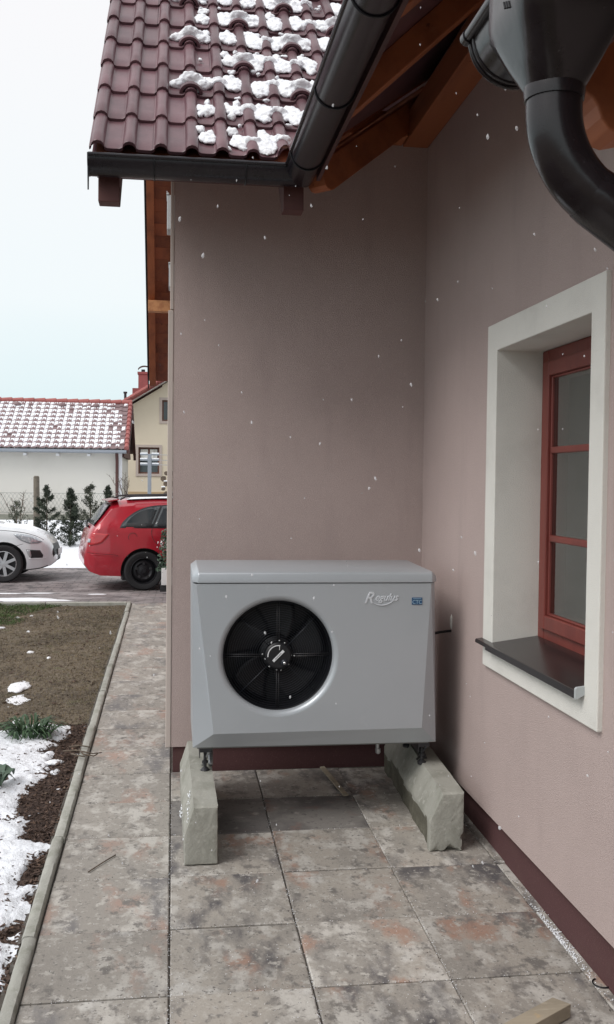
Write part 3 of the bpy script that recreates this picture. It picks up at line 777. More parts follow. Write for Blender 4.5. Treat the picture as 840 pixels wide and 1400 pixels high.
# funnel outlet: wide, flat-fronted at the top, round below
dp = empty('downpipe'); dp.parent = canopy; dp.location = (0, 0, 0)
def dpo(name, bm, m, **k):
    o = obj(name, bm, m, dp, **k); o.location = -Vector((.6, 1.7, 2.5)); return o
bm = BM(); n = 32; rings = []
for t in range(9):
    q = t / 8; z = 2.484 - .164 * q
    e = min(1, (1 - q) * 1.55)
    rx = .0425 + .041 * e; ry = .0425 + .055 * e; xc = .556 + .004 * e; p = 2 + 7 * e
    ring = []
    for k in range(n):
        a = 2 * math.pi * k / n; ca, sa = math.cos(a), math.sin(a)
        den = (abs(ca) ** p + abs(sa) ** p) ** (1 / p)
        ring.append(bm.verts.new((xc + rx * ca / den, 1.42 + ry * sa / den, z)))
    rings.append(ring)
for a, b in zip(rings, rings[1:]):
    for k in range(n): bm.faces.new((a[k], a[(k + 1) % n], b[(k + 1) % n], b[k]))
bmesh.ops.recalc_face_normals(bm, faces=bm.faces)
dpo('funnel', bm, M['pipe'], smooth=50)
PXc, PYc = .556, 1.42
bm = BM(); tube(bm, [(PXc, PYc, 2.330), (PXc, PYc, 2.318), (PXc, PYc, 2.306)], [.0440, .0452, .0436], 32); dpo('collar', bm, M['pipe'], smooth=50)
path = [(PXc, PYc, 2.325), (PXc, PYc, 2.292)]
RB = .150
for k in range(1, 13):
    a = R(56) * k / 12; path.append((PXc + RB * (1 - math.cos(a)), PYc, 2.292 - RB * math.sin(a)))
lx, lz = path[-1][0], path[-1][2]; dx, dz_ = math.sin(R(56)), -math.cos(R(56))
bm = BM(); tube(bm, path, .0413, 36); dpo('pipe_bend', bm, M['pipe'], smooth=50)
bm = BM(); tube(bm, [(lx - .012 * dx, PYc, lz - .012 * dz_), (lx + .004 * dx, PYc, lz + .004 * dz_), (lx + .02 * dx, PYc, lz + .02 * dz_), (lx + .60 * dx, PYc, lz + .60 * dz_)], [.0418, .0434, .0434, .0432], 36)
tube(bm, [(lx + .66 * dx, PYc, lz + .62 * dz_), (lx + .72 * dx, PYc, lz + .75 * dz_), (lx + .73 * dx, PYc, lz + .9 * dz_), (lx + .73 * dx, PYc, 0)], .0432, 24)
dpo('lower_pipe', bm, M['pipe'], smooth=50)
bm = BM()    # small embossed marks on the funnel
for i in range(3):
    tube(bm, [(.4765, 1.395 + i * .010, 2.425 + i * .004), (.4760, 1.400 + i * .010, 2.436 + i * .004)], .0016, 6)
dpo('embossed_mark', bm, M['black'])

# ------------------------------------------------------------------ heat pump
HP = empty('heat_pump', 'silver grey outdoor heat pump with round black fan standing on two concrete blocks', 'heat pump', (.73, 5.15, .42))
def hp(name, bm, m, par=None, **k):
    o = obj(name, bm, m, par or HP, **k)
    if par is None: o.location = -Vector(HP.location)
    return o
FY = 4.85; CX, CZ, RO = .527, .866, .304
x0, x1, zb, zt = .10, 1.328, .40, 1.232
fp = [(.118, 1.228), (1.300, 1.228), (1.262, .492), (.208, .484)]     # flat front field
back = [(x0, 1.228), (x1, 1.228), (x1 + .018, .408), (x0 + .008, .408)]   # outline 8 cm further back
bm = BM(); N_ = 96
def ray_poly(a):
    d = Vector((math.cos(a), math.sin(a))); best = None
    for i in range(4):
        p, q = Vector(fp[i]), Vector(fp[(i + 1) % 4]); e_ = q - p; c = Vector((CX, CZ)) - p
        den = d.x * e_.y - d.y * e_.x
        if abs(den) < 1e-9: continue
        t = (e_.x * c.y - e_.y * c.x) / den; u = (d.x * c.y - d.y * c.x) / den
        if t > 0 and -1e-6 <= u <= 1 + 1e-6 and (best is None or t < best): best = t
    return Vector((CX, CZ)) + d * best
angs = sorted([2 * math.pi * k / N_ for k in range(N_)] + [math.atan2(p[1] - CZ, p[0] - CX) % (2 * math.pi) for p in fp])
IN, OUT = [], []
for a in angs:
    IN.append(bm.verts.new((CX + RO * math.cos(a), FY, CZ + RO * math.sin(a))))
    q = ray_poly(a); OUT.append(bm.verts.new((q.x, FY, q.y)))
for k in range(len(angs)): bm.faces.new((IN[k], IN[(k + 1) % len(angs)], OUT[(k + 1) % len(angs)], OUT[k]))
# bellmouth lip rolling inwards
prev = IN
for t in range(1, 9):
    q = t / 8 * math.pi / 2
    rr = RO - .030 * math.sin(q) ; yy = FY + .034 * (1 - math.cos(q))
    cur = [bm.verts.new((CX + rr * math.cos(a), yy, CZ + rr * math.sin(a))) for a in angs]
    for k in range(len(angs)): bm.faces.new((prev[k], prev[(k + 1) % len(angs)], cur[(k + 1) % len(angs)], cur[k]))
    prev = cur
# chamfers from the front field to the outline, then the box behind
F = [bm.verts.new((p[0], FY, p[1])) for p in fp]; Bk = [bm.verts.new((p[0], FY + .042, p[1])) for p in back]
RR = [bm.verts.new((p[0] + (.0 if i in (0, 3) else .004), 5.46, p[1])) for i, p in enumerate(back)]
bmesh.ops.remove_doubles(bm, verts=bm.verts, dist=.0005)
bm.verts.ensure_lookup_table()
def V3(p): 
    return min(bm.verts, key=lambda v: (v.co - Vector(p)).length)
F = [V3((p[0], FY, p[1])) for p in fp]; Bk = [V3((p[0], FY + .042, p[1])) for p in back]
for i in (1, 2, 3):
    j = (i + 1) % 4
    if i == 1: bm.faces.new((F[1], F[2], Bk[2], Bk[1]))
    # the field's bottom edge has extra points: build separate copies for a clean quad
    if i == 2: bm.faces.new([bm.verts.new(v.co) for v in (F[2], F[3], Bk[3], Bk[2])])
    if i == 3: bm.faces.new([bm.verts.new(v.co) for v in (F[3], F[0], Bk[0], Bk[3])])
RR = [V3((p[0] + (.0 if i in (0, 3) else .004), 5.46, p[1])) for i, p in enumerate(back)]
for i in range(4): j = (i + 1) % 4; bm.faces.new([bm.verts.new(v.co) for v in (Bk[i], Bk[j], RR[j], RR[i])])
bm.faces.new([bm.verts.new(v.co) for v in RR])
bm.normal_update()
for f in bm.faces:
    c = f.calc_center_median()
    n = f.normal
    ctr = Vector((.72, 5.15, .82))
    if abs(c.y - FY) < .05 and (Vector((c.x - CX, 0, c.z - CZ))).length < RO + .001:
        want = Vector((CX - c.x, -.05, CZ - c.z))
    elif abs(c.y - FY) < 1e-4: want = Vector((0, -1, 0))
    else: want = c - ctr
    if n.dot(want) < 0: f.normal_flip()
case = hp('casing', bm, M['pump'], smooth=25)
for p_ in case.data.polygons:
    if abs(p_.normal.y) > .9995 or p_.area > .004: p_.use_smooth = False
# lid with rounded front edge and chamfered ends
bm = BM()
prof = [(4.846, 1.2315), (4.846, 1.268), (4.853, 1.281), (4.868, 1.287), (5.40, 1.300), (5.455, 1.296), (5.463, 1.2315)]
rings = []
for (xx, ins) in ((.100, .045), (.128, .0), (1.305, .0), (1.338, .05)):
    rg = []
    for (yy, z) in prof:
        y2 = yy + ins if yy < 5 else yy - ins * .4; z2 = z - (ins * .45 if z > 1.24 else 0)
        rg.append(bm.verts.new((xx, y2, z2)))
    rings.append(rg)
for a, b in zip(rings, rings[1:]):
    for k in range(len(prof) - 1): bm.faces.new((a[k], a[k + 1], b[k + 1], b[k]))
    bm.faces.new((a[-1], a[0], b[0], b[-1]))
bm.faces.new(rings[0]); bm.faces.new(rings[-1][::-1]); bmesh.ops.recalc_face_normals(bm, faces=bm.faces)
hp('lid', bm, M['pump'], smooth=30, bevel=.003)
# dark underside tray
bm = BM(); box(bm, .13, 1.32, 4.93, 5.44, .392, .408); hp('base_tray', bm, M['pumplow'])
# fan: throat, blades, motor, guard
bm = BM(); lathe(bm, [(.2742, .0), (.270, .10), (.272, .22), (.0, .225)], (CX, FY + .034, CZ), 'y', 64)
bmesh.ops.recalc_face_normals(bm, faces=bm.faces); hp('fan_throat', bm, M['black'], smooth=40)
bm = BM(); lathe(bm, [(.2755, 0), (.2765, -.006), (.272, -.009), (.268, -.004), (.268, .02)], (CX, FY + .036, CZ), 'y', 64); hp('fan_ring', bm, M['black'], smooth=40)
fan = empty('fan'); fan.parent = HP; fan.location = Vector((CX, FY + .17, CZ)) - HP.location
bm = BM(); lathe(bm, [(0, -.05), (.07, -.05), (.082, -.04), (.084, .05)], (0, 0, 0), 'y', 40); bmesh.ops.recalc_face_normals(bm, faces=bm.faces); obj('hub', bm, M['black'], fan, smooth=40)
blade = None
for b_ in range(5):
    if blade is None:
        bm = BM(); G = []
        for i in range(9):
            r_ = .075 + .185 * i / 8; row = []
            a0 = R(-8 + 20 * (i / 8) ** 1.4); span = R(62 - 14 * i / 8)
            for k in range(9):
                a = a0 + span * k / 8; tw = (.06 - .035 * i / 8) * (k / 8 - .5)
                row.append(bm.verts.new((r_ * math.cos(a), tw + .01, r_ * math.sin(a))))
            G.append(row)
        for a, b in zip(G, G[1:]):
            for k in range(8): bm.faces.new((a[k], a[k + 1], b[k + 1], b[k]))
        blade = obj('blade', bm, M['blade'], fan, smooth=True); md = blade.modifiers.new('s', 'SOLIDIFY'); md.thickness = .004
        blade.rotation_euler = (0, R(15), 0)
    else:
        c = blade.copy(); COL.objects.link(c); c.rotation_euler = (0, R(15 + 72 * b_), 0)
guard = empty('fan_guard'); guard.parent = HP; guard.location = Vector((CX, FY + .05, CZ)) - HP.location
bm = BM()
for i in range(19):
    rr = .062 + .0112 * i; dome = -.012 * (1 - (rr / .27) ** 2)
    tor = [(rr * math.cos(2 * math.pi * k / 72), dome, rr * math.sin(2 * math.pi * k / 72)) for k in range(73)]
    tube(bm, tor, .0013, 4, cap=False)
obj('ring_wires', bm, M['wire'], guard, smooth=True)
for a in (0, 45, 90, 135, 180, 225, 270, 315):
    bm = BM()
    ca, sa = math.cos(R(a)), math.sin(R(a)); off = .0055
    for s in ((-1, 1) if a % 90 == 0 else (0,)):
        tube(bm, [(.06 * ca - s * off * sa, -.015, .06 * sa + s * off * ca), (.17 * ca - s * off * sa, -.012, .17 * sa + s * off * ca), (.272 * ca - s * off * sa, -.001, .272 * sa + s * off * ca)], .0019, 6)
    obj('spoke', bm, M['wire'] if a % 90 else M['darksteel'], guard, smooth=True)
bm = BM(); lathe(bm, [(0, -.040), (.058, -.040), (.066, -.032), (.066, .0)], (0, 0, 0), 'y', 40); bmesh.ops.recalc_face_normals(bm, faces=bm.faces)
cap = obj('motor_cap', bm, M['black'], guard, smooth=40)
def arcband(r0, r1, a0, a1, y, n=24):
    bm = BM(); A = []; B = []
    for k in range(n + 1):
        a = R(a0 + (a1 - a0) * k / n); A.append(bm.verts.new((r0 * math.cos(a), y, r0 * math.sin(a)))); B.append(bm.verts.new((r1 * math.cos(a), y, r1 * math.sin(a))))
    for k in range(n): bm.faces.new((A[k], A[k + 1], B[k + 1], B[k]))
    return bm
bm = arcband(.050, .055, 80, 185, -.0415); box(bm, .004, .0065, -.0425, -.0410, .030, .054); obj('printed_arc', bm, M['label'], cap)
bm = BM(); mxr = Matrix.Rotation(R(-45), 4, 'Y'); box(bm, -.037, .037, -.0425, -.0405, -.0065, .0065, mxr); lab = obj('sticker', bm, M['label'], cap)
bm = BM()
for i in range(7): box(bm, -.022 + i * .0062, -.0185 + i * .0062, -.0432, -.0428, -.0022, .0022, mxr)
obj('sticker_print', bm, M['darksteel'], cap)
bm = BM(); lathe(bm, [(0, -.010), (.012, -.010), (.017, -.004), (.018, 0)], (.030, -.040, -.034), 'y', 20); obj('cable_gland', bm, M['wire'], cap, smooth=True)
bm = BM(); lathe(bm, [(0, -.013), (.006, -.012), (.007, -.008)], (.030, -.040, -.034), 'y', 14); obj('gland_tip', bm, M['chrome'], cap, smooth=True)
for a, rr in ((85, .074), (62, .070), (175, .078), (195, .066), (0, .066), (-2, .082), (-40, .07), (265, .072), (282, .076), (232, .07)):
    bm = BM(); lathe(bm, [(0, -.006), (.0035, -.005), (.0045, 0)], (rr * math.cos(R(a)), -.022, rr * math.sin(R(a))), 'y', 10); obj('screw', bm, M['steel'], guard, smooth=True)
# raised script lettering and its swoosh
def text_obj(s, size, shear, m, parent, loc, ext=.0015, sx=1.):
    cu = bpy.data.curves.new('t', 'FONT'); cu.body = s; cu.size = size; cu.shear = shear; cu.extrude = ext; cu.bevel_depth = .0007 if ext > .001 else 0; cu.align_x = 'CENTER'
    to = bpy.data.objects.new('t', cu); COL.objects.link(to)
    dg = bpy.context.evaluated_depsgraph_get(); me = bpy.data.meshes.new_from_object(to.evaluated_get(dg)); bpy.data.objects.remove(to)
    me.materials.clear(); me.materials.append(m)
    o = link('lettering', me, parent); o.rotation_euler = (R(90), 0, 0); o.scale = (sx, 1, 1); o.location = loc; return o
hl = Vector(HP.location)
lg = text_obj('R', .082, .45, M['script'], HP, Vector((.975, FY - .001, 1.128)) - hl, sx=.95)
lg = text_obj('egulus', .052, .45, M['script'], HP, Vector((1.067, FY - .001, 1.141)) - hl, sx=.90)
bm = BM(); pts = []
for k in range(19):
    t = k / 18; pts.append((.985 + .135 * t, FY - .002, 1.138 - .026 * math.sin(math.pi * t) - .0 + .012 * t))
tube(bm, pts, [.0005 + .0026 * math.sin(math.pi * k / 18) for k in range(19)], 6)
hp('swoosh', bm, M['script'], smooth=True)
bd = BM(); box(bd, 1.200, 1.254, FY - .003, FY + .001, 1.120, 1.156)
badge = hp('badge', bd, M['blue'], bevel=.001)
t = text_obj('CTC', .027, 0, M['badge'], HP, Vector((1.227, FY - .0035, 1.1245)) - hl, ext=.0004, sx=.92)
bm = BM(); box(bm, 1.206, 1.248, FY - .0042, FY - .0032, 1.1495, 1.1515); hp('badge_line', bm, M['badge'])
# feet and brackets
def foot(x, y, zb_):
    bm = BM()
    lathe(bm, [(0, .0), (.022, .0), (.024, .012), (.012, .024), (.008, .026), (.008, .10)], (x, y, zb_), 'z', 12)
    lathe(bm, [(.008, .045), (.015, .045), (.015, .058), (.008, .058)], (x, y, zb_), 'z', 6)
    bmesh.ops.recalc_face_normals(bm, faces=bm.faces)
    return hp('foot', bm, M['darksteel'], smooth=40)
for (xa, zb_) in ((.172, .262), (1.295, .272)):
    bm = BM(); box(bm, xa - .03, xa + .03, 4.93, 5.44, .372, .392); box(bm, xa - .03, xa - .026, 4.93, 5.44, .345, .372)
    hp('mounting_rail', bm, M['darksteel'])
    for yy in (4.97, 5.30): foot(xa, yy, zb_)
    bm = BM(); tube(bm, [(xa + .018, 4.94, .372), (xa - .012, 5.02, .262 + .02)], .006, 8); tube(bm, [(xa + .04, 5.27, .372), (xa + .03, 5.02, .285)], .012, 8)
    hp('brace', bm, M['steel'] if xa < .5 else M['darksteel'], smooth=True)
    bm = BM(); prism(bm, [(5.06, .371), (5.30, .371), (5.24, .27), (5.14, .27)], 'x', xa + .034, xa + .037); hp('bracket_plate', bm, M['darksteel'])
bm = BM(); tube(bm, [(1.07, 5.02, .40), (1.07, 5.02, .345), (1.072, 5.02, .335)], .010, 12); tube(bm, [(1.072, 5.02, .345), (1.073, 5.02, .325), (1.073, 5.02, .318)], [.014, .014, .008], 12)
hp('drain_pipe', bm, M['steel'], smooth=45)
bm = BM(); tube(bm, [(1.33, 5.12, .93), (1.37, 5.125, .925), (1.43, 5.15, .932), (1.49, 5.17, .935), (1.51, 5.17, .935)], .007, 10); hp('cable', bm, M['black'], smooth=True)
bm = BM(); tube(bm, [(1.33, 5.12, .93), (1.341, 5.12, .93)], .013, 10); hp('cable_gland', bm, M['black'], smooth=True)
bm = BM()   # patch of white filler round the cable hole
tmp = bmesh.ops.create_icosphere(bm, subdivisions=3, radius=1)
for v in tmp['verts']:
    k = 1 + .35 * nz3(v.co.x * 2, v.co.y * 2, v.co.z * 2); v.co = Vector((1.5 + v.co.x * .006, 5.17 + v.co.y * .02 * k, .985 + v.co.z * .038 * k))
ho('filler_patch', bm, M['surround'], smooth=True)

# ------------------------------------------------------------------ concrete blocks
def block(name, label, y0, y1, wb, wt, h, chip, seed, loc, rz):
    random.seed(seed); bm = BM()
    base = [(-wb / 2, 0), (-wb / 2 - .002, h * .52), (wb / 2 - wt, h), (wb / 2 - .002, h), (wb / 2, 0)]
    prof = []
    for i in range(len(base)):
        p, q = base[i], base[(i + 1) % len(base)]; m_ = max(2, int(math.dist(p, q) / .012))
        for k in range(m_): prof.append((p[0] + (q[0] - p[0]) * k / m_, p[1] + (q[1] - p[1]) * k / m_))
    L = y1 - y0; n = int(L / .012); rings = []
    for i in range(n + 1):
        t = i / n; yy = L * t; rg = []
        for (x, z) in prof:
            px_, pz_ = x, z
            # soften the arrises, roughen everything
            px_ += .0014 * fbm(x * 3, yy, z * 3 + seed, 10, 5); pz_ += .0013 * fbm(x * 3 + 9, yy, z * 3 + seed, 12, 5)
            sx = 1; endk = min(yy, L - yy)
            if endk < .012: sx = 1 - .05 * (1 - endk / .012)
            c_ = chip(x, yy, z)
            px_ += c_[0]; pz_ += c_[1]
            rg.append(bm.verts.new((px_ * sx, yy, h / 2 + (pz_ - h / 2) * sx)))
        rings.append(rg)
    m_ = len(prof)
    for a, b in zip(rings, rings[1:]):
        for k in range(m_): bm.faces.new((a[k], b[k], b[(k + 1) % m_], a[(k + 1) % m_]))
    for rg, s in ((rings[0], 1), (rings[-1], -1)):
        cvs = rg; cen = Vector((0, 0, h * .45))
        for fct in (.85, .65, .45, .25):
            nr = [bm.verts.new((cen.x + (v.co.x - cen.x) * fct / 1, rg[0].co.y - s * .003 * 1 + .003 * nz3(v.co.x * 40 * fct, v.co.z * 40 * fct, seed), cen.z + (v.co.z - cen.z) * fct)) for v in rg]
            for k in range(m_): bm.faces.new((cvs[k], cvs[(k + 1) % m_], nr[(k + 1) % m_], nr[k]))
            cvs = nr
        bm.faces.new(cvs)
    bmesh.ops.recalc_face_normals(bm, faces=bm.faces)
    for f in bm.faces:
        c = f.calc_center_median()
        if name == 'R' and c.x < -wb / 2 + .02 and c.z < h * .42 + .035 * fbm(c.y, 0, 0, 7, 3) + .02 * math.sin(c.y * 9) and c.y < L - .0 and c.y > .06: f.material_index = 1
    o = obj('concrete_block', bm, [M['conc'], M['concwet']], None, smooth=35)
    tag(o, label, 'block', 'concrete blocks under the heat pump')
    o.location = loc; o.rotation_euler = (math.atan(SL), 0, rz); return o
def chipL(x, y, z):
    d = 0
    if y < .5 and x < 0 and .1 < z < .22: d = .006 * max(0, fbm(y, z, 2, 9, 3))
    if z > .24: return (0, -.004 * max(0, fbm(x * 3, y, 1, 10, 3)))
    return (d, 0)
def chipR(x, y, z):
    dx = dz = 0
    if z < .05 and y < .05: dz = max(0, .012 + .012 * math.sin(x * 47 + .6) + .022 * fbm(x, y, 3, 30, 3)) * (1 - z / .05) * (1 - y / .05) * (1 if x > -.06 else .3)
    if x < -.05 and z < .13 and .05 < y < 1.1: dx = .012 + .010 * fbm(y, z, 4, 8, 3)
    if x > .07 and z < .09 and y < .05: dx = -.014 * max(0, .5 + fbm(z, y, 1, 25, 2))
    return (dx, dz)
block('L', 'narrow upright concrete block under the left end of the heat pump, snow on its side', 4.45, 5.52, .152, .112, .272, chipL, 4, (.140, 4.45, pz(4.45)), R(.6))
block('R', 'wider chipped concrete block with dark damp flank under the right end of the heat pump', 4.48, 5.72, .166, .105, .284, chipR, 8, (1.298, 4.49, pz(4.49)), R(-2.2))
random.seed(8); bm = BM()
for i in range(170):
    t = random.random(); s = random.uniform(.0015, .0055)
    tmp = bmesh.ops.create_icosphere(bm, subdivisions=1, radius=1)
    yy = 4.47 + .55 * t; zz = .09 + .045 * math.sin(t * 5) + .12 * random.random() ** 2
    for v in tmp['verts']: v.co = Vector((.066 + (zz - .13) * .22 + v.co.x * s * .6, yy + v.co.y * s * 1.6, zz + v.co.z * s * (1 + random.random() * .4)))
o = obj('clinging_snow', bm, M['snow'], smooth=True); tag(o, 'thin crust of snow clinging to the left flank of the left concrete block', 'snow', kind='stuff')

# ------------------------------------------------------------------ loose things on the paving
def wood_piece(name, label, pts_xy, z0, th, m, cat='board'):
    bm = BM(); prism(bm, pts_xy, 'z', 0, th); o = obj(name, bm, m, bevel=.002)
    o.location = (0, 0, z0); return tag(o, label, cat)
wood_piece('wooden_plank', 'weathered wooden plank end lying on the slabs at the bottom right corner', [(1.283, 3.135), (1.327, 3.085), (.819, 2.767), (.775, 2.817)], pz(3.1) + .003, .045, M['plank'])
wood_piece('wooden_lath', 'thin flat grey lath lying on the slabs under the heat pump', [(.885, 5.80), (.915, 5.815), (.965, 5.27), (.935, 5.26)], pz(5.6) + .006, .008, M['plank'], 'lath')
bm = BM(); tube(bm, [(1.525 + .033 * math.cos(R(a)), 3.28 + .033 * math.sin(R(a)), 0) for a in range(-250, 70, 16)], .0028, 8)
o = obj('wire_ring', bm, M['black'], smooth=True, loc=(0, 0, pz(3.28) + .004)); tag(o, 'small open loop of black wire on the slabs beside the dark plinth', 'wire')
# graupel pellets in the joints and along the wall
random.seed(31); vs, fs = [], []
def pellet(x, y, s):
    z = pz(y) + s * .6; n = len(vs)
    for d in ((1, 0, 0), (-1, 0, 0), (0, 1, 0), (0, -1, 0), (0, 0, 1), (0, 0, -1)):
        k = s * random.uniform(.7, 1.3); vs.append((x + d[0] * k, y + d[1] * k, z + d[2] * k * .8))
    for f in ((0, 2, 4), (2, 1, 4), (1, 3, 4), (3, 0, 4), (2, 0, 5), (1, 2, 5), (3, 1, 5), (0, 3, 5)): fs.append(tuple(n + q for q in f))
for i in range(420):
    y = random.gauss(3.62, .14); pellet(1.49 + abs(random.gauss(0, .015)) + .003, y, random.uniform(.0016, .0034))
for i in range(110): pellet(random.uniform(1.488, 1.532), random.uniform(3.1, 5.2), random.uniform(.0012, .0026))
for i in range(750):
    a = random.random(); y = 3.1 + 2.2 * random.random() ** 1.6
    k = random.choice((0, 1, 2, 3)); 
    if random.random() < .6: x = random.choice((-.0, .5, 1.0)) + random.gauss(0, .006)
    else: x = random.uniform(-.45, 1.45); y = Y0 + ROW * round((y - Y0) / ROW) + random.gauss(0, .006)
    pellet(x, y, random.uniform(.001, .0022))
for i in range(420): pellet(random.uniform(-.48, 1.45), random.uniform(3.0, 4.6), random.uniform(.0008, .0020))
o = pyobj('snow_pellets', vs, fs, M['snow']); tag(o, 'fine white snow pellets scattered in the slab joints and along the plinth', 'snow pellets', kind='stuff')
# fine dark grit in the joints
random.seed(33); vs, fs = [], []
for i in range(1500):
    if random.random() < .5: x = random.choice((-.0, .5, 1.0, 1.49)) + random.gauss(0, .012); y = random.uniform(3, 5.8)
    else: x = random.uniform(-.5, 1.5); y = Y0 + ROW * random.randint(-1, 5) + random.gauss(0, .014)
    pellet(x, y, random.uniform(.0008, .0024))
o = pyobj('grit', vs, fs, M['mulchbase']); tag(o, 'dark grit and crumbs of soil lying along the slab joints', 'grit', kind='stuff')

# ------------------------------------------------------------------ planting bed
def bedz(x, y): return gz(y) - .035 + 1.2 * lump(x, y)
random.seed(41); vs, fs = [], []
def chip(x, y, z, L, w_, t, yaw, pit, rol):
    mx_ = Matrix.Translation((x, y, z)) @ Matrix.Rotation(yaw, 4, 'Z') @ Matrix.Rotation(pit, 4, 'Y') @ Matrix.Rotation(rol, 4, 'X')
    n = len(vs); k = random.uniform(.4, 1)
    for p in ((-L, -w_, 0), (L * .9, -w_ * k, 0), (L, w_ * k, 0), (-L * .8, w_, 0), (-L * .9, -w_, t), (L * .8, -w_ * k, t), (L * .9, w_ * .8 * k, t), (-L * .8, w_ * .9, t)): vs.append(tuple(mx_ @ Vector(p)))
    for f in ((0, 3, 2, 1), (4, 5, 6, 7), (0, 1, 5, 4), (1, 2, 6, 5), (2, 3, 7, 6), (3, 0, 4, 7)): fs.append(tuple(n + q for q in f))
for i in range(9500):
    x = -.56 - abs(random.random()) ** 1.3 * 1.3; y = random.uniform(2.7, 7.08)
    if y > 6.95 + .12 * nz3(x, y, 0, 6): continue
    chip(x, y, bedz(x, y) + random.uniform(0, .012), random.uniform(.005, .021), random.uniform(.002, .008), random.uniform(.001, .005), random.uniform(0, 6.3), random.gauss(0, .35), random.gauss(0, .5))
o = pyobj('bark_mulch', vs, fs, M['mulch']); tag(o, 'dark reddish bark mulch covering the planting bed beside the curb', 'mulch', kind='stuff')
vs, fs = [], []
for i in range(260):
    x = -.57 - abs(random.random()) * .7; y = random.uniform(2.8, 7.0)
    chip(x, y, bedz(x, y) + .015, random.uniform(.012, .034), random.uniform(.002, .005), .003, random.uniform(0, 6.3), random.gauss(0, .2), random.gauss(0, .3))
for i in range(500):
    x = -.60 - random.random() * .9; y = random.uniform(3.7, 7.0)
    chip(x, y, bedz(x, y) + .028, random.uniform(.004, .014), random.uniform(.0015, .004), .002, random.uniform(0, 6.3), random.gauss(0, .2), random.gauss(0, .3))
o = pyobj('wood_chips', vs, fs, M['mulch']); tag(o, 'loose splinters of bark strewn over the mulch and the snow', 'wood chips', kind='stuff')
# snow cover of the bed
def snowh(x, y):
    edge = -.66 + .10 * nz3(0, y, 0, 1.1) + (.12 if y < 4.9 else 0) * min(1, (4.9 - y) / .5 if y < 4.9 else 0)
    if y > 5.9: edge -= (y - 5.9) * .17
    m_ = (edge - x) * 3.2
    m_ = min(m_, (6.93 - y + .10 * nz3(x, 0, 0, 5)) * 2.5, (y - 3.72 + (x + .9) * 1.0) * 2.2, .9)
    m_ += .50 * fbm(x, y, 0, 3.0, 6) + .46 * fbm(x, y * .8, 7, 9.0, 6) + .16
    for (hx, hy, hr) in ((-.72, 5.45, .16), (-.98, 5.15, .14), (-.86, 4.75, .12), (-1.05, 5.86, .12), (-.62, 5.02, .10), (-.66, 6.15, .08), (-.6, 4.45, .05)):
        d = math.hypot(x - hx, (y - hy) * .55) / hr
        if d < 1.6: m_ -= .8 * max(0, 1.4 - d)
    return m_
res = .0115; xs = rng(-1.75, -.565, res); ys = rng(3.3, 7.05, res * 1.15)
hh = [[snowh(x, y) for x in xs] for y in ys]
vs, fs, idx = [], [], {}
def sv(i, j):
    if (i, j) not in idx:
        x, y = xs[i], ys[j]; h = hh[j][i]; z = bedz(x, y) - .004 + .034 * (1 - math.exp(-max(-.15, h) * 3.2)) + .005 * fbm(x, y, 3, 26, 3)
        idx[(i, j)] = len(vs); vs.append((x, y, z))
    return idx[(i, j)]
for j in range(len(ys) - 1):
    for i in range(len(xs) - 1):
        if max(hh[j][i], hh[j + 1][i], hh[j][i + 1], hh[j + 1][i + 1]) > 0: fs.append((sv(i, j), sv(i + 1, j), sv(i + 1, j + 1), sv(i, j + 1)))
o = pyobj('bed_snow', vs, fs, M['gsnow'], smooth=True); tag(o, 'patchy melting snow covering the left part of the planting bed', 'snow', kind='stuff')
# small snow scraps on soil and lawn
random.seed(44); bm = BM()
def scrap(x, y, rx, ry, h, zf):
    tmp = bmesh.ops.create_icosphere(bm, subdivisions=3, radius=1); ph = random.uniform(0, 99)
    for v in tmp['verts']:
        c = v.co.copy(); k = 1 + .45 * nz3(c.x * 1.6 + ph, c.y * 1.6, 0) + .2 * nz3(c.x * 5 + ph, c.y * 5, 0)
        v.co = Vector((x + c.x * rx * k, y + c.y * ry * k, zf(x, y) + c.z * h))
lz_ = lambda x, y: gz(y) - .03 + lump(x, y)
for (x, y, a, b_) in ((-1.21, 8.15, .09, .20), (-1.17, 7.72, .11, .22), (-1.06, 7.05, .04, .05), (-1.82, 10.9, .05, .04), (-1.95, 10.2, .06, .05), (-1.75, 11.6, .03, .03), (-1.62, 11.8, .02, .03), (-1.33, 9.6, .035, .05), (-1.12, 9.3, .02, .03), (-1.78, 9.2, .09, .03), (-1.5, 10.7, .02, .02), (-.72, 6.85, .05, .07), (-.80, 6.93, .03, .04), (-.70, 6.1, .05, .04), (-2.3, 11.2, .06, .05), (-2.1, 12, .05, .04)):
    scrap(x, y, a, b_, .016, lz_)
o = obj('snow_scraps', bm, M['snow'], smooth=True); tag(o, 'small leftover scraps of snow on the bare soil and lawn', 'snow', kind='stuff')
bm = BM()
dz0 = lambda x, y: gz(y) - .004
for (x, y, a, b_, h) in ((-2.15, 13.35, .75, .26, .02), (-3.2, 13.2, .9, .2, .02), (-2.6, 15.35, .35, .06, .008), (-2.05, 15.4, .28, .05, .008), (-1.1, 15.0, .12, .06, .006), (-3.6, 15.5, .5, .08, .008), (-.3, 17.2, .3, .05, .006)):
    scrap(x, y, a, b_, h, dz0)
o = obj('driveway_snow', bm, M['snow'], smooth=True); tag(o, 'long thin streaks of snow left on the paved driveway', 'snow', kind='stuff')

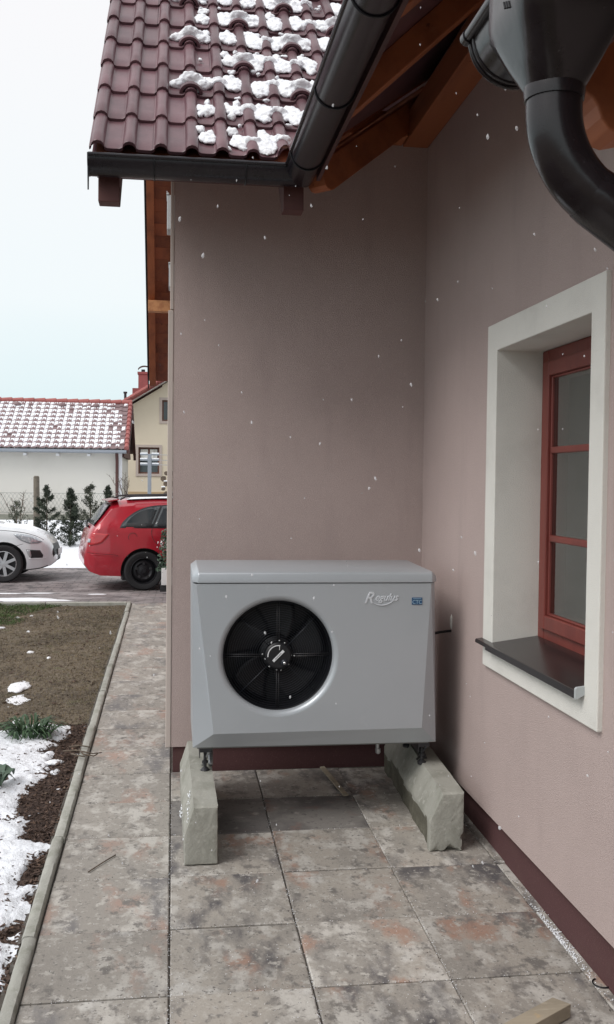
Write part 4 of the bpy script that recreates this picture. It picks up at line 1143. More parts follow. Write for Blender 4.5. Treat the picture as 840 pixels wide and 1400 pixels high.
# grass and straw
def blades(name, label, m, n, fx, hmin, hmax, wd, seed):
    random.seed(seed); vs, fs = [], []
    for i in range(n):
        x, y = fx()
        if x is None: continue
        z = gz(y) - .03 + lump(x, y); a = random.uniform(0, 6.3); h = random.uniform(hmin, hmax); lean = random.uniform(.2, 1.6) * h
        c, s = math.cos(a), math.sin(a); k = len(vs)
        vs += [(x - s * wd, y + c * wd, z), (x + s * wd, y - c * wd, z), (x + c * lean * .5 + s * wd * .7, y + s * lean * .5 - c * wd * .7, z + h * .7), (x + c * lean, y + s * lean, z + h)]
        fs += [(k, k + 1, k + 2), (k, k + 2, k + 3)]
    o = pyobj(name, vs, fs, m); tag(o, label, 'grass', kind='stuff')
def dry():
    return -.56 - random.random() ** 1.2 * 2.6, random.uniform(6.95, 12.5)
def green():
    y = 12.55 - 3.6 * random.random() ** 1.2; x = -random.uniform(1.2, 4.2)
    if x > -1.50 - (12.55 - y) * .22 + .25 * nz3(x, y, 0, 2.5): return None, None
    return x, y
blades('dry_grass', 'sparse dry brown grass and straw on the bare soil beside the path', M['drygrass'], 26000, dry, .006, .022, .0016, 51)
blades('green_grass', 'short green grass at the far left of the bare soil patch', M['grass'], 26000, green, .015, .04, .003, 52)

random.seed(53); vs, fs = [], []
for i in range(9000):
    x = -.57 - random.random() ** 1.1 * 2.8; y = random.uniform(7.0, 12.5)
    if x < -1.5 - (12.55 - y) * .22: continue
    k0_ = lz_(x, y); s_ = random.uniform(.004, .016) * (1 if random.random() < .85 else 1.8); n = len(vs)
    for d in ((1, 0, 0), (-1, 0, 0), (0, 1, 0), (0, -1, 0), (0, 0, 1), (0, 0, -1)):
        k = s_ * random.uniform(.6, 1.4); vs.append((x + d[0] * k, y + d[1] * k, k0_ + d[2] * k * .55))
    for f in ((0, 2, 4), (2, 1, 4), (1, 3, 4), (3, 0, 4), (2, 0, 5), (1, 2, 5), (3, 1, 5), (0, 3, 5)): fs.append(tuple(n + q for q in f))
o = pyobj('soil_clods', vs, fs, M['soil']); tag(o, 'small crumbly clods scattered over the bare brown soil', 'soil clods', kind='stuff')

random.seed(54); vs, fs = [], []
for i in range(420):
    x = -.6 - random.random() * 2.6; y = random.uniform(7.0, 12.4)
    chip(x, y, lz_(x, y) + .008, random.uniform(.008, .022), random.uniform(.003, .012), .002, random.uniform(0, 6.3), random.gauss(0, .35), random.gauss(0, .35))
o = pyobj('leaf_litter', vs, fs, M['mulch']); tag(o, 'dead leaf scraps and twigs scattered over the bare lawn soil', 'leaf litter', kind='stuff')

# leafy plants in the bed
def strap_plant(name, label, x, y, n, L, w_, spread, m, seed, up=.6):
    random.seed(seed); root = empty(name, label, 'plant', (x, y, bedz(x, y)))
    base = []
    for v in range(6):
        bm = BM(); S = 7; prev = None; lean = random.uniform(.5, 1.1)
        for i in range(S + 1):
            t = i / S; r_ = L * (.95 * t * (.35 + lean * .5 * t)); z = L * up * math.sin(min(1, t * 1.05) * math.pi * (.50 + .25 * lean))
            ww = w_ * math.sin(math.pi * min(.97, .12 + .85 * t)) * .5
            cur = (bm.verts.new((r_, -ww, z + ww * .3)), bm.verts.new((r_, 0, z)), bm.verts.new((r_, ww, z + ww * .3)))
            if prev:
                bm.faces.new((prev[0], prev[1], cur[1], cur[0])); bm.faces.new((prev[1], prev[2], cur[2], cur[1]))
            prev = cur
        me = bpy.data.meshes.new('leaf'); bm.to_mesh(me); bm.free(); me.materials.append(m)
        for p in me.polygons: p.use_smooth = True
        base.append(me)
    for i in range(n):
        a = random.uniform(0, 2 * math.pi); r_ = spread * math.sqrt(random.random())
        o = link('leaf', random.choice(base), root, (r_ * math.cos(a), r_ * math.sin(a), random.uniform(-.01, .005)), (random.uniform(-.3, .3), random.uniform(-.3, .3), a + random.uniform(-.6, .6)))
        s = random.uniform(.6, 1.15); o.scale = (s, s, s)
strap_plant('evergreen_tuft', 'clump of narrow dark green leaves where the mulch meets the bare soil', -.925, 6.66, 190, .19, .015, .12, M['leaf'], 61, .62)
strap_plant('broadleaf_plant', 'small grey-green plant with upright broad leaves poking out of the snow', -.985, 5.62, 22, .13, .055, .05, M['broadleaf'], 62, .85)
# dead stem lying over the curb
random.seed(63); bm = BM()
for pts in ([(-.66, 6.20, .05), (-.58, 6.17, .062), (-.53, 6.12, .066), (-.47, 6.10, .058), (-.42, 6.13, .055)], [(-.63, 6.28, .055), (-.56, 6.25, .07), (-.50, 6.22, .066)], [(-.56, 6.17, .064), (-.52, 6.04, .07), (-.46, 6.03, .062), (-.44, 6.09, .06)], [(-.60, 6.10, .06), (-.55, 6.02, .07), (-.51, 6.0, .068)]):
    tube(bm, pts, [.006 - .004 * i / len(pts) for i in range(len(pts))], 6)
o = obj('dead_stem', bm, M['twig'], smooth=True); tag(o, 'dark dead twig lying across the concrete curb of the path', 'twig')
bm = BM(); tube(bm, [(-.36, 4.42, pz(4.42) + .004), (-.30, 4.52, pz(4.5) + .006), (-.25, 4.60, pz(4.6) + .004)], .0028, 6)
o = obj('small_twig', bm, M['twig'], smooth=True); tag(o, 'thin short twig lying in the middle of the paved path', 'twig')

# ------------------------------------------------------------------ cars
def car(name, label, paint, prof, wheels, belt, loc, rz, wr, halfw, spec):
    root = empty(name, label, 'car', loc, rz)
    top = prof['top']; bot = prof['bot']; Lc = top[-1][0]
    def ev(tab, u):
        for (a, za), (b, zb_) in zip(tab, tab[1:]):
            if a <= u <= b: t = (u - a) / (b - a) if b > a else 0; return za + (zb_ - za) * t
        return tab[-1][1] if u > tab[-1][0] else tab[0][1]
    def sm(tab, u): return (ev(tab, u - .03) + ev(tab, u) * 2 + ev(tab, u + .03)) / 4
    def wid(u): return halfw * ev(prof['plan'], u)
    def side(u, z):
        zt_ = sm(top, u); zb_ = ev(bot, u); w_ = wid(u)
        k = 1 - .05 * max(0, (zb_ + .32 - z) / .32) ** 2
        if z > belt: k *= 1 - .34 * ((z - belt) / .5)
        k *= 1 - .025 * max(0, z - .62) / .3
        if zt_ - z < .11: k *= max(0, 1 - ((.11 - (zt_ - z)) / .11) ** 2.6 * .30)
        return w_ * k
    us = []
    u = 0
    while u < Lc: us.append(u); u += .025 if (u < .3 or u > Lc - .45) else .06
    us.append(Lc)
    bm = BM(); rings = []
    for u in us:
        zt_, zb_ = sm(top, u), ev(bot, u); row = [(0, zb_)]; row.append((wid(u) * .8, zb_))
        for k in range(15):
            z = zb_ + .01 + (zt_ - .012 - zb_ - .01) * k / 14; row.append((side(u, z), z))
        y_e = side(u, zt_ - .012)
        row += [(y_e * .8, zt_ + .004), (y_e * .5, zt_ + .012), (0, zt_ + .016)]
        full = [(y_, z) for y_, z in row] + [(-y_, z) for y_, z in row[-2:0:-1]]
        rings.append([bm.verts.new((u, -y_, z)) for y_, z in full])
    n = len(rings[0])
    for a, b in zip(rings, rings[1:]):
        for k in range(n): bm.faces.new((a[k], b[k], b[(k + 1) % n], a[(k + 1) % n]))
    bm.faces.new(rings[0]); bm.faces.new(rings[-1][::-1]); bmesh.ops.recalc_face_normals(bm, faces=bm.faces)
    body = obj('body', bm, [paint, M['trim']], root, smooth=32)
    cb = BM()
    for wu in wheels:
        for s in (-1, 1):
            A = lathe(cb, [(0, -.17), (wr + .055, -.17), (wr + .055, .17), (0, .17)], (wu, s * (halfw - .08), wr), 'y', 32, 0)
    bmesh.ops.remove_doubles(cb, verts=cb.verts, dist=1e-4); bmesh.ops.recalc_face_normals(cb, faces=cb.faces)
    cme = bpy.data.meshes.new('c'); cb.to_mesh(cme); cb.free(); co = bpy.data.objects.new('c', cme); COL.objects.link(co); co.parent = root
    cme.materials.append(M['trim'])
    md = body.modifiers.new('b', 'BOOLEAN'); md.operation = 'DIFFERENCE'; md.object = co; md.solver = 'EXACT'
    try: md.material_mode = 'TRANSFER'
    except Exception: pass
    bpy.context.view_layer.update()
    dg = bpy.context.evaluated_depsgraph_get(); nm = bpy.data.meshes.new_from_object(body.evaluated_get(dg))
    body.modifiers.clear(); body.data = nm; bpy.data.objects.remove(co)
    # surface panels laid on the side
    def panel(nm_, poly, m, off=.004, s=1, par=None, dense=6):
        bm = BM(); pts = []
        for i in range(len(poly)):
            p, q = poly[i], poly[(i + 1) % len(poly)]
            for k in range(dense): t = k / dense; pts.append((p[0] + (q[0] - p[0]) * t, p[1] + (q[1] - p[1]) * t))
        cx_ = sum(p[0] for p in pts) / len(pts); cz_ = sum(p[1] for p in pts) / len(pts)
        rr = []
        for f_ in (1, .66, .33):
            rr.append([bm.verts.new((cx_ + (p[0] - cx_) * f_, -s * (side(cx_ + (p[0] - cx_) * f_, cz_ + (p[1] - cz_) * f_) + off), cz_ + (p[1] - cz_) * f_)) for p in pts])
        c_ = bm.verts.new((cx_, -s * (side(cx_, cz_) + off), cz_)); n_ = len(pts)
        for a, b in zip(rr, rr[1:]):
            for k in range(n_): bm.faces.new((a[k], a[(k + 1) % n_], b[(k + 1) % n_], b[k]))
        for k in range(n_): bm.faces.new((rr[-1][k], rr[-1][(k + 1) % n_], c_))
        bmesh.ops.recalc_face_normals(bm, faces=bm.faces)
        bm.normal_update()
        if s * sum(f.normal.y for f in bm.faces) > 0:
            for f in bm.faces: f.normal_flip()
        o = obj(nm_, bm, m, par or root, smooth=True); md = o.modifiers.new('s', 'SOLIDIFY'); md.thickness = .006; md.offset = -1; return o
    def line(nm_, pts, r_, m, off=.0, s=1, par=None):
        bm = BM(); tube(bm, [(u, -s * (side(u, z) + off), z) for u, z in pts], r_, 5); return obj(nm_, bm, m, par or root, smooth=True)
    spec(root, panel, line, side, sm, top, wid)
    return root
def smoothpts(pts, k=6):
    out = []
    for i in range(len(pts) - 1):
        p0 = pts[max(0, i - 1)]; p1, p2 = pts[i], pts[i + 1]; p3 = pts[min(len(pts) - 1, i + 2)]
        for j in range(k):
            t = j / k
            out.append(tuple(.5 * (2 * p1[d] + (p2[d] - p0[d]) * t + (2 * p0[d] - 5 * p1[d] + 4 * p2[d] - p3[d]) * t * t + (3 * p1[d] - p0[d] - 3 * p2[d] + p3[d]) * t ** 3) for d in (0, 1)))
    out.append(pts[-1]); return out
def wheel(root, u, y, wr, s, rimmat, kind):
    wl = empty('wheel'); wl.parent = root; wl.location = (u, y, wr)
    bm = BM(); lathe(bm, [(wr * .66, -.085 * s), (wr * .72, -.10 * s), (wr * .93, -.10 * s), (wr, -.07 * s), (wr, .07 * s), (wr * .93, .10 * s), (wr * .66, .10 * s)], (0, 0, 0), 'y', 40)
    bmesh.ops.recalc_face_normals(bm, faces=bm.faces); obj('tyre', bm, M['rubber'], wl, smooth=50)
    bm = BM(); lathe(bm, [(wr * .68, -.092 * s), (wr * .655, -.095 * s), (wr * .62, -.06 * s), (wr * .60, .05 * s)], (0, 0, 0), 'y', 36)
    bmesh.ops.recalc_face_normals(bm, faces=bm.faces)
    if kind == 'alloy':
        for k in range(7):
            mr = Matrix.Rotation(2 * math.pi * (k + .3) / 7, 4, 'Y'); vv = box(bm, -.026, .026, -.088 * s, -.06 * s, .03, wr * .65, mr)
        lathe(bm, [(0, -.09 * s), (.05, -.088 * s), (.055, -.06 * s)], (0, 0, 0), 'y', 20)
    else:
        lathe(bm, [(0, -.075 * s), (.035, -.075 * s), (.04, -.045 * s), (.10, -.03 * s), (.135, -.055 * s), (.16, -.045 * s), (wr * .62, -.02 * s)], (0, 0, 0), 'y', 36)
    obj('rim', bm, rimmat, wl, smooth=40)
    bm = BM(); lathe(bm, [(0, 0), (wr * .63, 0)], (0, -.005 * s, 0), 'y', 24); 
    obj('brake_disc', bm, M['trim'], wl)
    if kind == 'steel':
        for k in range(5):
            a = 2 * math.pi * k / 5 + .3; bm = BM(); lathe(bm, [(0, -.052 * s), (.022, -.051 * s), (.024, -.046 * s)], (.125 * math.cos(a) * .92, -.004 * s, .125 * math.sin(a) * .92), 'y', 10); obj('rim_hole', bm, M['darksteel'], wl)
red_prof = dict(
    top=[(0, .60), (.015, .66), (.03, .72), (.05, .90), (.10, .975), (.13, 1.0), (.44, 1.395), (.50, 1.425), (.75, 1.455), (1.2, 1.475), (1.8, 1.48), (2.3, 1.455), (2.55, 1.41), (3.2, 1.01), (3.5, .95), (3.95, .84), (4.12, .72), (4.18, .6)],
    bot=[(0, .42), (.08, .30), (.25, .235), (.6, .22), (3.6, .20), (4.05, .22), (4.18, .4)],
    plan=[(0, .80), (.05, .87), (.15, .925), (.35, .965), (.7, .99), (1.1, 1.), (3.2, 1.), (3.7, .96), (4.0, .86), (4.18, .70)])
def red_spec(root, panel, line, side, sm, top, wid):
    for s in (1, -1):
        arc = smoothpts([(.57, 1.025), (.63, 1.10), (.75, 1.20), (.90, 1.285), (1.08, 1.335), (1.22, 1.35)])
        surr = panel('window_trim', smoothpts([(.545, 1.005), (.60, 1.10), (.74, 1.22), (.90, 1.305), (1.08, 1.355), (1.3, 1.372), (1.7, 1.375), (2.2, 1.35)], 3) + [(2.75, 1.06), (2.72, 1.005)], M['trim'], .002, s)
        panel('quarter_window', arc + [(1.055, 1.025)], M['carglass'], .006, s)
        panel('door_window', [(1.09, 1.025), (1.255, 1.35), (1.30, 1.352), (1.46, 1.355), (1.475, 1.03)], M['carglass'], .006, s)
        panel('door_window', [(1.505, 1.03), (1.49, 1.356), (1.86, 1.352), (1.87, 1.03)], M['carglass'], .006, s)
        panel('door_window', [(1.93, 1.03), (1.92, 1.352), (2.2, 1.33), (2.66, 1.06), (2.64, 1.03)], M['carglass'], .006, s)
        line('door_seam', smoothpts([(1.06, 1.0), (1.05, .92), (1.08, .82), (1.16, .72), (1.22, .66), (1.27, .55)]), .0045, M['trim'], -.001, s)
        line('door_seam', smoothpts([(1.89, 1.0), (1.90, .6), (1.88, .30)]), .0045, M['trim'], -.001, s)
        line('crease', smoothpts([(.10, .585), (.3, .575), (.52, .56)]), .006, M['redcar'], .0, s)
        line('bumper_seam', smoothpts([(.05, .615), (.2, .595), (.40, .585), (.52, .565)]), .0035, M['trim'], -.0015, s)
        bm = BM(); pts = [(u, -s * (side(u, z) + .018), z) for u, z in ((1.24, .865), (1.27, .872), (1.36, .872), (1.40, .865))]; tube(bm, pts, [.008, .014, .014, .008], 8); obj('door_handle', bm, M['redcar'], root, smooth=True)
        panel('handle_recess', [(1.23, .845), (1.26, .815), (1.36, .815), (1.39, .85), (1.36, .875), (1.26, .875)], M['trim'], .0015, s)
        panel('tail_light', [(.045, .80), (.06, .89), (.10, .935), (.22, .925), (.385, .905), (.33, .835), (.27, .77), (.20, .745), (.07, .72)], M['taillight'], .006, s)
        panel('reversing_light', [(.035, .775), (.05, .835), (.095, .83), (.085, .775)], M['headlight'], .011, s)
        bm = BM(); tube(bm, [(.58, -s * .52, 1.455), (.66, -s * .525, 1.498), (.8, -s * .53, 1.512), (1.6, -s * .54, 1.53), (2.2, -s * .54, 1.50), (2.3, -s * .54, 1.45)], .014, 8); obj('roof_rail', bm, M['trim'], root, smooth=True)
    bm = BM(); lathe(bm, [(.066, -.002), (.072, -.002), (.072, .004)], (.75, -side(.75, .87) - .0, .86), 'y', 28); obj('fuel_flap', bm, M['trim'], root, smooth=True)
    # rear glass, dark, laid on the sloping tailgate
    bm = BM(); G = []
    for i in range(7):
        u = .155 + (.425 - .155) * i / 6; z = sm(top, u) + .018; hw = min(side(u, sm(top, u) - .03) * .97, .60 - .05 * i / 6); G.append([bm.verts.new((u - .012, hw * (-1 + 2 * k / 8), z - .006 * abs(-1 + k / 4) ** 2)) for k in range(9)])
    for a, b in zip(G, G[1:]):
        for k in range(8): bm.faces.new((a[k], b[k], b[k + 1], a[k + 1]))
    bmesh.ops.recalc_face_normals(bm, faces=bm.faces); o = obj('rear_window', bm, M['carglass'], root, smooth=True); o.modifiers.new('s', 'SOLIDIFY').thickness = .006
    bm = BM(); prism(bm, [(.37, 1.435), (.56, 1.468), (.56, 1.445), (.40, 1.415)], 'y', -.56, .56); obj('spoiler', bm, M['redcar'], root, bevel=.008)
    bm = BM(); tube(bm, [(.09, -.18, 1.01), (.10, .18, 1.01)], .02, 8); tube(bm, [(.085, .02, 1.0), (.10, .16, 1.09), (.16, .2, 1.12)], .01, 6); obj('rear_wiper', bm, M['trim'], root, smooth=True)
    bm = BM(); tube(bm, [(.80, .06, 1.475), (.66, .06, 1.69)], [.007, .003], 6); obj('aerial', bm, M['trim'], root)
    bm = BM(); prism(bm, [(.60, .16), (.66, .16), (.65, .30), (.60, .30)], 'y', -.74, -.50); obj('mud_flap', bm, M['trim'], root)
    for wu in (.93, 3.43):
        for s in (1, -1): wheel(root, wu, -s * .755, .315, s, M['blacksteel'], 'steel')
    bm = BM(); tmp = bmesh.ops.create_grid(bm, x_segments=30, y_segments=16, size=1)
    for v in tmp['verts']:
        u = 1.55 + v.co.x * .85; y_ = v.co.y * .46; e_ = (1 - v.co.x ** 6) * (1 - v.co.y ** 6)
        v.co = Vector((u, y_, sm(top, u) + .006 + .022 * e_ * (1 + .6 * nz3(u * 6, y_ * 6))))
    obj('roof_snow_layer', bm, M['snow'], root, smooth=True)
car('parked_car', 'red estate car seen from its rear side, black steel wheel, behind the house corner', M['redcar'], red_prof, (.93, 3.43), .99, (-1.50, 16.75, -.06), R(9), .315, .86, red_spec)
# white hatchback nose: built facing +x, u measured from its tail
white_prof = dict(
    top=[(0, .55), (.03, .75), (.08, .92), (.35, 1.35), (.6, 1.43), (1.5, 1.49), (2.2, 1.45), (2.5, 1.36), (3.10, 1.00), (3.35, .945), (3.65, .905), (3.85, .86), (4.0, .80), (4.10, .74), (4.16, .67), (4.19, .62), (4.235, .50), (4.25, .42)],
    bot=[(0, .4), (.1, .28), (.5, .2), (3.5, .19), (3.7, .20), (4.0, .215), (4.16, .26), (4.22, .31), (4.25, .36)],
    plan=[(0, .75), (.1, .86), (.4, .96), (.9, 1.), (3.2, 1.), (3.6, .975), (3.85, .92), (4.05, .80), (4.15, .68), (4.21, .55), (4.25, .42)])
def white_spec(root, panel, line, side, sm, top, wid):
    for s in (1, -1):
        panel('door_window', [(1.0, .99), (1.05, 1.36), (1.6, 1.40), (1.62, 1.0)], M['carglass'], .006, s)
        panel('door_window', [(1.66, 1.0), (1.65, 1.40), (2.2, 1.37), (2.85, 1.03), (2.84, 1.0)], M['carglass'], .006, s)
        panel('headlight', smoothpts([(3.58, .83), (3.75, .825), (3.93, .775), (4.05, .69)], 3) + [(3.98, .665), (3.84, .66), (3.70, .72), (3.62, .78)], M['headlight'], .006, s)
        line('bonnet_seam', smoothpts([(3.2, .90), (3.5, .88), (3.75, .845), (3.93, .79), (4.06, .72)]), .004, M['trim'], -.001, s)
        line('bumper_seam', smoothpts([(3.56, .60), (3.64, .63), (3.74, .66)]), .003, M['trim'], -.001, s)
        fl = panel('fog_light_recess', [(3.785, .565), (4.01, .545), (4.06, .46), (4.05, .415), (3.87, .415), (3.815, .50)], M['trim'], .004, s)
        panel('fog_light', [(3.80, .555), (3.855, .55), (3.875, .46), (3.87, .425), (3.84, .44), (3.81, .50)], M['alloy'], .008, s)
        line('bumper_crease', smoothpts([(3.83, .405), (3.98, .40), (4.10, .405)]), .007, M['whitecar'], .002, s)
        line('bumper_lip', smoothpts([(3.56, .205), (3.8, .215), (4.0, .235), (4.12, .27)]), .012, M['trim'], -.006, s)
    # dark grille wrapped round the nose
    bm = BM(); G = []
    for i in range(8):
        z = .34 + .30 * i / 7; row = []
        for k in range(13):
            v = -1 + k / 6; hw = .42 + .10 * (1 - abs(i - 3.5) / 3.5); y_ = v * hw
            row.append(bm.verts.new((4.262 - .05 * abs(v) ** 2.2 - .05 * max(0, (z - .5) / .14) - .0 * i, y_, z)))
        G.append(row)
    for a, b in zip(G, G[1:]):
        for k in range(12): bm.faces.new((a[k], a[k + 1], b[k + 1], b[k]))
    o = obj('grille', bm, M['trim'], root, smooth=True); md = o.modifiers.new('s', 'SOLIDIFY'); md.thickness = .05; md.offset = -1 
    bm = BM(); box(bm, 4.262, 4.275, -.26, .26, .43, .54); obj('number_plate', bm, M['white'], root, bevel=.004)
    for wu in (.85, 3.42):
        for s in (1, -1): wheel(root, wu, -s * .775, .32, s, M['alloy'], 'alloy')
    bm = BM(); tmp = bmesh.ops.create_grid(bm, x_segments=30, y_segments=16, size=1)
    for v in tmp['verts']:
        u = 3.60 + v.co.x * .42; y_ = v.co.y * (.62 - .16 * (v.co.x + 1) / 2); e_ = (1 - v.co.x ** 4) * (1 - v.co.y ** 4)
        v.co = Vector((u, y_, sm(top, u) - .002 + .028 * e_ * (1 + .7 * nz3(u * 6, y_ * 6))))
    obj('bonnet_snow_layer', bm, M['snow'], root, smooth=True)
car('parked_car', 'white hatchback with snow on its bonnet, nose pointing at the red car', M['whitecar'], white_prof, (.85, 3.42), .97, (-6.27, 18.2, -.06), R(0), .32, .875, white_spec)

# ------------------------------------------------------------------ garage behind the fence
GR = empty('garage', 'low pale grey garage with long snow-covered tiled roof behind the wire fence', 'garage', (-6, 35, .3))
def go(name, bm, m, par=None, **k):
    o = obj(name, bm, m, par or GR, **k)
    if par is None: o.location = -Vector(GR.location)
    return o
bm = BM(); prism(bm, [(35.25, -.2), (40.7, -.2), (40.7, 2.7), (38, 4.35), (35.25, 2.7)], 'x', -15, -1.80); go('wall', bm, M['garwall'])
bm = BM(); box(bm, -1.97, -1.77, 35.2, 35.4, -.2, 2.66); go('corner_pilaster', bm, M['white'])
gp = math.atan2(4.56 - 2.74, 3.1); gc, gs = math.cos(gp), math.sin(gp); GL = math.hypot(1.82, 3.1)
def GP(x, s, n): return (x, 34.9 + s * gc - n * gs, 2.74 + s * gs + n * gc)
vs, fs = [], []; rows = 11; gg = GL / rows; nx = 400; x0_, x1_ = -15.2, -1.52
for r in range(rows):
    for t in (0, 1):
        for i in range(nx + 1):
            x = x0_ + (x1_ - x0_) * i / nx; wv = .028 * max(0, math.sin((x - x0_) / .3 * 2 * math.pi)); vs.append(GP(x, (r + t) * gg, wv + (.03 if t == 0 else .0)))
    b0 = r * 2 * (nx + 1)
    for i in range(nx): fs.append((b0 + i, b0 + i + 1, b0 + nx + 1 + i + 1, b0 + nx + 1 + i))
    if r:
        p0 = (r * 2 - 1) * (nx + 1)
        for i in range(nx): fs.append((p0 + i, p0 + i + 1, b0 + i + 1, b0 + i))
o = pyobj('roof', vs, fs, M['gartile'], GR); o.location = -Vector(GR.location); groof = o
bm = BM(); bm.faces.new([bm.verts.new(p) for p in ((-15.2, 38.0, 4.56), (-1.52, 38.0, 4.56), (-1.52, 41.1, 2.74), (-15.2, 41.1, 2.74))]); go('back_slope', bm, M['gartile'])
# snow filling the tile pans, one lump per pan
random.seed(71); vs, fs = [], []
ncol = int((x1_ - x0_) / .3)
for r in range(rows):
    for c in range(ncol * 2):
        xa = x0_ + c * .15 + .012; f_ = c / (ncol * 2)
        right = (x1_ - xa) < .75
        if right and random.random() < .25 + (.45 if (x1_ - xa) < .4 else 0): continue
        if random.random() < .012: continue
        n = len(vs); wq = .138; s0 = r * gg + .055 + random.uniform(-.012, .02); s1 = (r + 1) * gg + .03 + random.uniform(-.02, .01); h = .034
        xa += random.uniform(-.008, .008)
        if r > 8 and random.random() < .3: s1 -= .1
        for (x, s, q) in ((xa - .010, s0 - .03, 0), (xa + wq, s0 + .085, 0), (xa + wq + .008, s1 + .03, 0), (xa, s1 + .01, 0), (xa + .012, s0 + .0, h), (xa + wq - .02, s0 + .10, h), (xa + wq - .01, s1 + .01, h), (xa + .015, s1 - .01, h)): vs.append(GP(x, s, q))
        for f in ((4, 5, 6, 7), (0, 1, 5, 4), (1, 2, 6, 5), (2, 3, 7, 6), (3, 0, 4, 7)): fs.append(tuple(n + q for q in f))
o = pyobj('garage_roof_snow', vs, fs, M['snow']); tag(o, 'rows of snow filling the pans of the garage roof tiles', 'snow', kind='stuff')
bm = BM()
for i in range(34): 
    xx = x1_ - .02 - i * .40; tube(bm, [(xx, 38.0, 4.62), (xx - .395, 38.0, 4.60)], [.10, .085], 10)
ridge = obj('ridge_tiles', bm, M['redtile'], groof, smooth=40); tag(ridge, kind='stuff')
bm = BM()
for r in range(rows):
    a = GP(-1.60, r * gg, .05); b = GP(-1.60, (r + 1) * gg, .03); tube(bm, [a, b], [.085, .065], 10)
ve = obj('verge_tiles', bm, M['redtile'], groof, smooth=40); tag(ve, kind='stuff')
bm = BM(); prism(bm, [(34.9, 2.62), (34.9, 2.72), (38, 4.50), (41.1, 2.72), (41.1, 2.48), (38, 4.2)], 'x', -1.60, -1.50); prism(bm, [(35.3, 2.5), (38, 4.3), (40.8, 2.5)], 'x', -1.80, -1.70); go('verge_board', bm, M['darkwood'])
bm = BM(); prism(bm, [(34.78 + .0, 2.72), (34.80, 2.64), (34.86, 2.60), (34.92, 2.64), (34.93, 2.72)], 'x', -15.2, -1.60); go('gutter', bm, M['zinc'])
bm = BM(); tube(bm, [(-1.93, 34.86, 2.62), (-1.93, 35.0, 2.50), (-1.93, 35.12, 2.3), (-1.93, 35.12, -.1)], .055, 12); go('downpipe', bm, M['darkwood'], smooth=50)
for xx in (-2.95, -4.0, -5.1, -6.2):
    bm = BM(); box(bm, xx, xx + .10, 34.95, 35.24, 2.50, 2.58); go('rafter_tail', bm, M['white'])
for xx in (-1.95 - .9, -4.1, -5.7):
    bm = BM(); a = GP(xx, GL - .35, .03)
    tmp = bmesh.ops.create_icosphere(bm, subdivisions=2, radius=1)
    for v in tmp['verts']: v.co = Vector(a) + Vector((v.co.x * .13, v.co.y * .1, v.co.z * .09 + .03))
    obj('vent_tile', bm, M['gartile'], groof, smooth=True)

# ------------------------------------------------------------------ cream gabled house
YH = empty('gabled_house', 'cream two-storey gabled house with red roof and chimney beyond the garage', 'house', (2, 46, .3))
def yo(name, bm, m, par=None, **k):
    o = obj(name, bm, m, par or YH, **k)
    if par is None: o.location = -Vector(YH.location)
    return o
AP = (2.2, 7.65); LW = -2.28
yslope = (6.27 - 4.9) / (-.08 + 2.29)
zl = 6.20 + (LW + .08) * yslope
bm = wall_sheet([LW, -1.57, -.62, -.507, .45, 6.6], [-.2, 1.97, 3.18, 4.40, 4.86], {(1, 1), (3, 3)}, lambda u, v, d: (u, 46 + d, v), .3, None)
yo('wall', bm, M['yellow'])
bm = wall_sheet([-.507, .45, 6.6], [4.86, 5.36, 5.4], {(0, 0)}, lambda u, v, d: (u, 46 + d, v), .3, None); 
prism(bm, [(LW, 4.861), (-.508, 4.861), (-.508, 4.861 + (LW * -1 - .508) * yslope)], 'y', 46, 46.3)
yo('wall', bm, M['yellow'])
bm = BM(); prism(bm, [(-.507, 5.401), (6.0, 5.401), (AP[0], 5.0 + (AP[0] - LW) * yslope - .06), (-.507, 5.0 + (-.507 - LW) * yslope - .06)], 'y', 46, 46.3); yo('wall', bm, M['yellow'])
bm = BM(); box(bm, LW - .02, 6.6, 45.97, 45.999, -.2, 1.14); yo('base_band', bm, M['ochre'])
bm = BM(); box(bm, LW, 6.6, 46.35, 56, -.2, 4.85); yo('rear_wall', bm, M['yellow'])
# roof slabs
for sgn in (-1, 1):
    bm = BM()
    ex = LW - .35 if sgn < 0 else 2 * AP[0] - LW + .35
    ez = 5.0 - .35 * yslope; az = 5.0 + (AP[0] - LW) * yslope
    prism(bm, [(ex, ez), (AP[0], az), (AP[0], az + .20), (ex, ez + .18)], 'y', 45.45, 56.3)
    yo('roof', bm, M['redtile'])
    bm = BM(); 
    for i in range(20):
        t0, t1 = i / 20, (i + 1) / 20
        a = Vector((ex + (AP[0] - ex) * t0, 45.40, ez + (az - ez) * t0 + .17)); b = Vector((ex + (AP[0] - ex) * t1, 45.40, ez + (az - ez) * t1 + .17)); tube(bm, [a, b], [.105, .085], 8)
    o = yo('verge_tiles', bm, M['redtile'], smooth=40); tag(o, kind='stuff')
    bm = BM(); prism(bm, [(ex, ez - .02), (AP[0], az - .02), (AP[0], az - .001), (ex, ez - .001)], 'y', 45.47, 46.0); yo('soffit', bm, M['white'])
ch = BM(); box(ch, -1.65, -1.20, 47.6, 48.1, 5.3, 6.78); box(ch, -1.69, -1.16, 47.56, 48.14, 6.70, 6.80)
cho = yo('chimney', ch, M['chim'])
bm = BM(); tube(bm, [(-1.43, 47.85, 6.80), (-1.43, 47.85, 6.93)], .09, 12)
vs_ = []
for k in range(12):
    a = math.pi * (.08 + .84 * k / 11); vs_.append((-1.36 - .32 * math.cos(a), 6.86 + .22 * math.sin(a)))
prism(bm, vs_ + [(x + .0, z + .018) for x, z in vs_[::-1]], 'y', 47.6, 48.1); obj('cowl', bm, M['darksteel'], cho)
bm = BM(); box(bm, -1.98, -1.70, 49, 49.5, 5.2, 6.15); yo('chimney', bm, M['chim'])
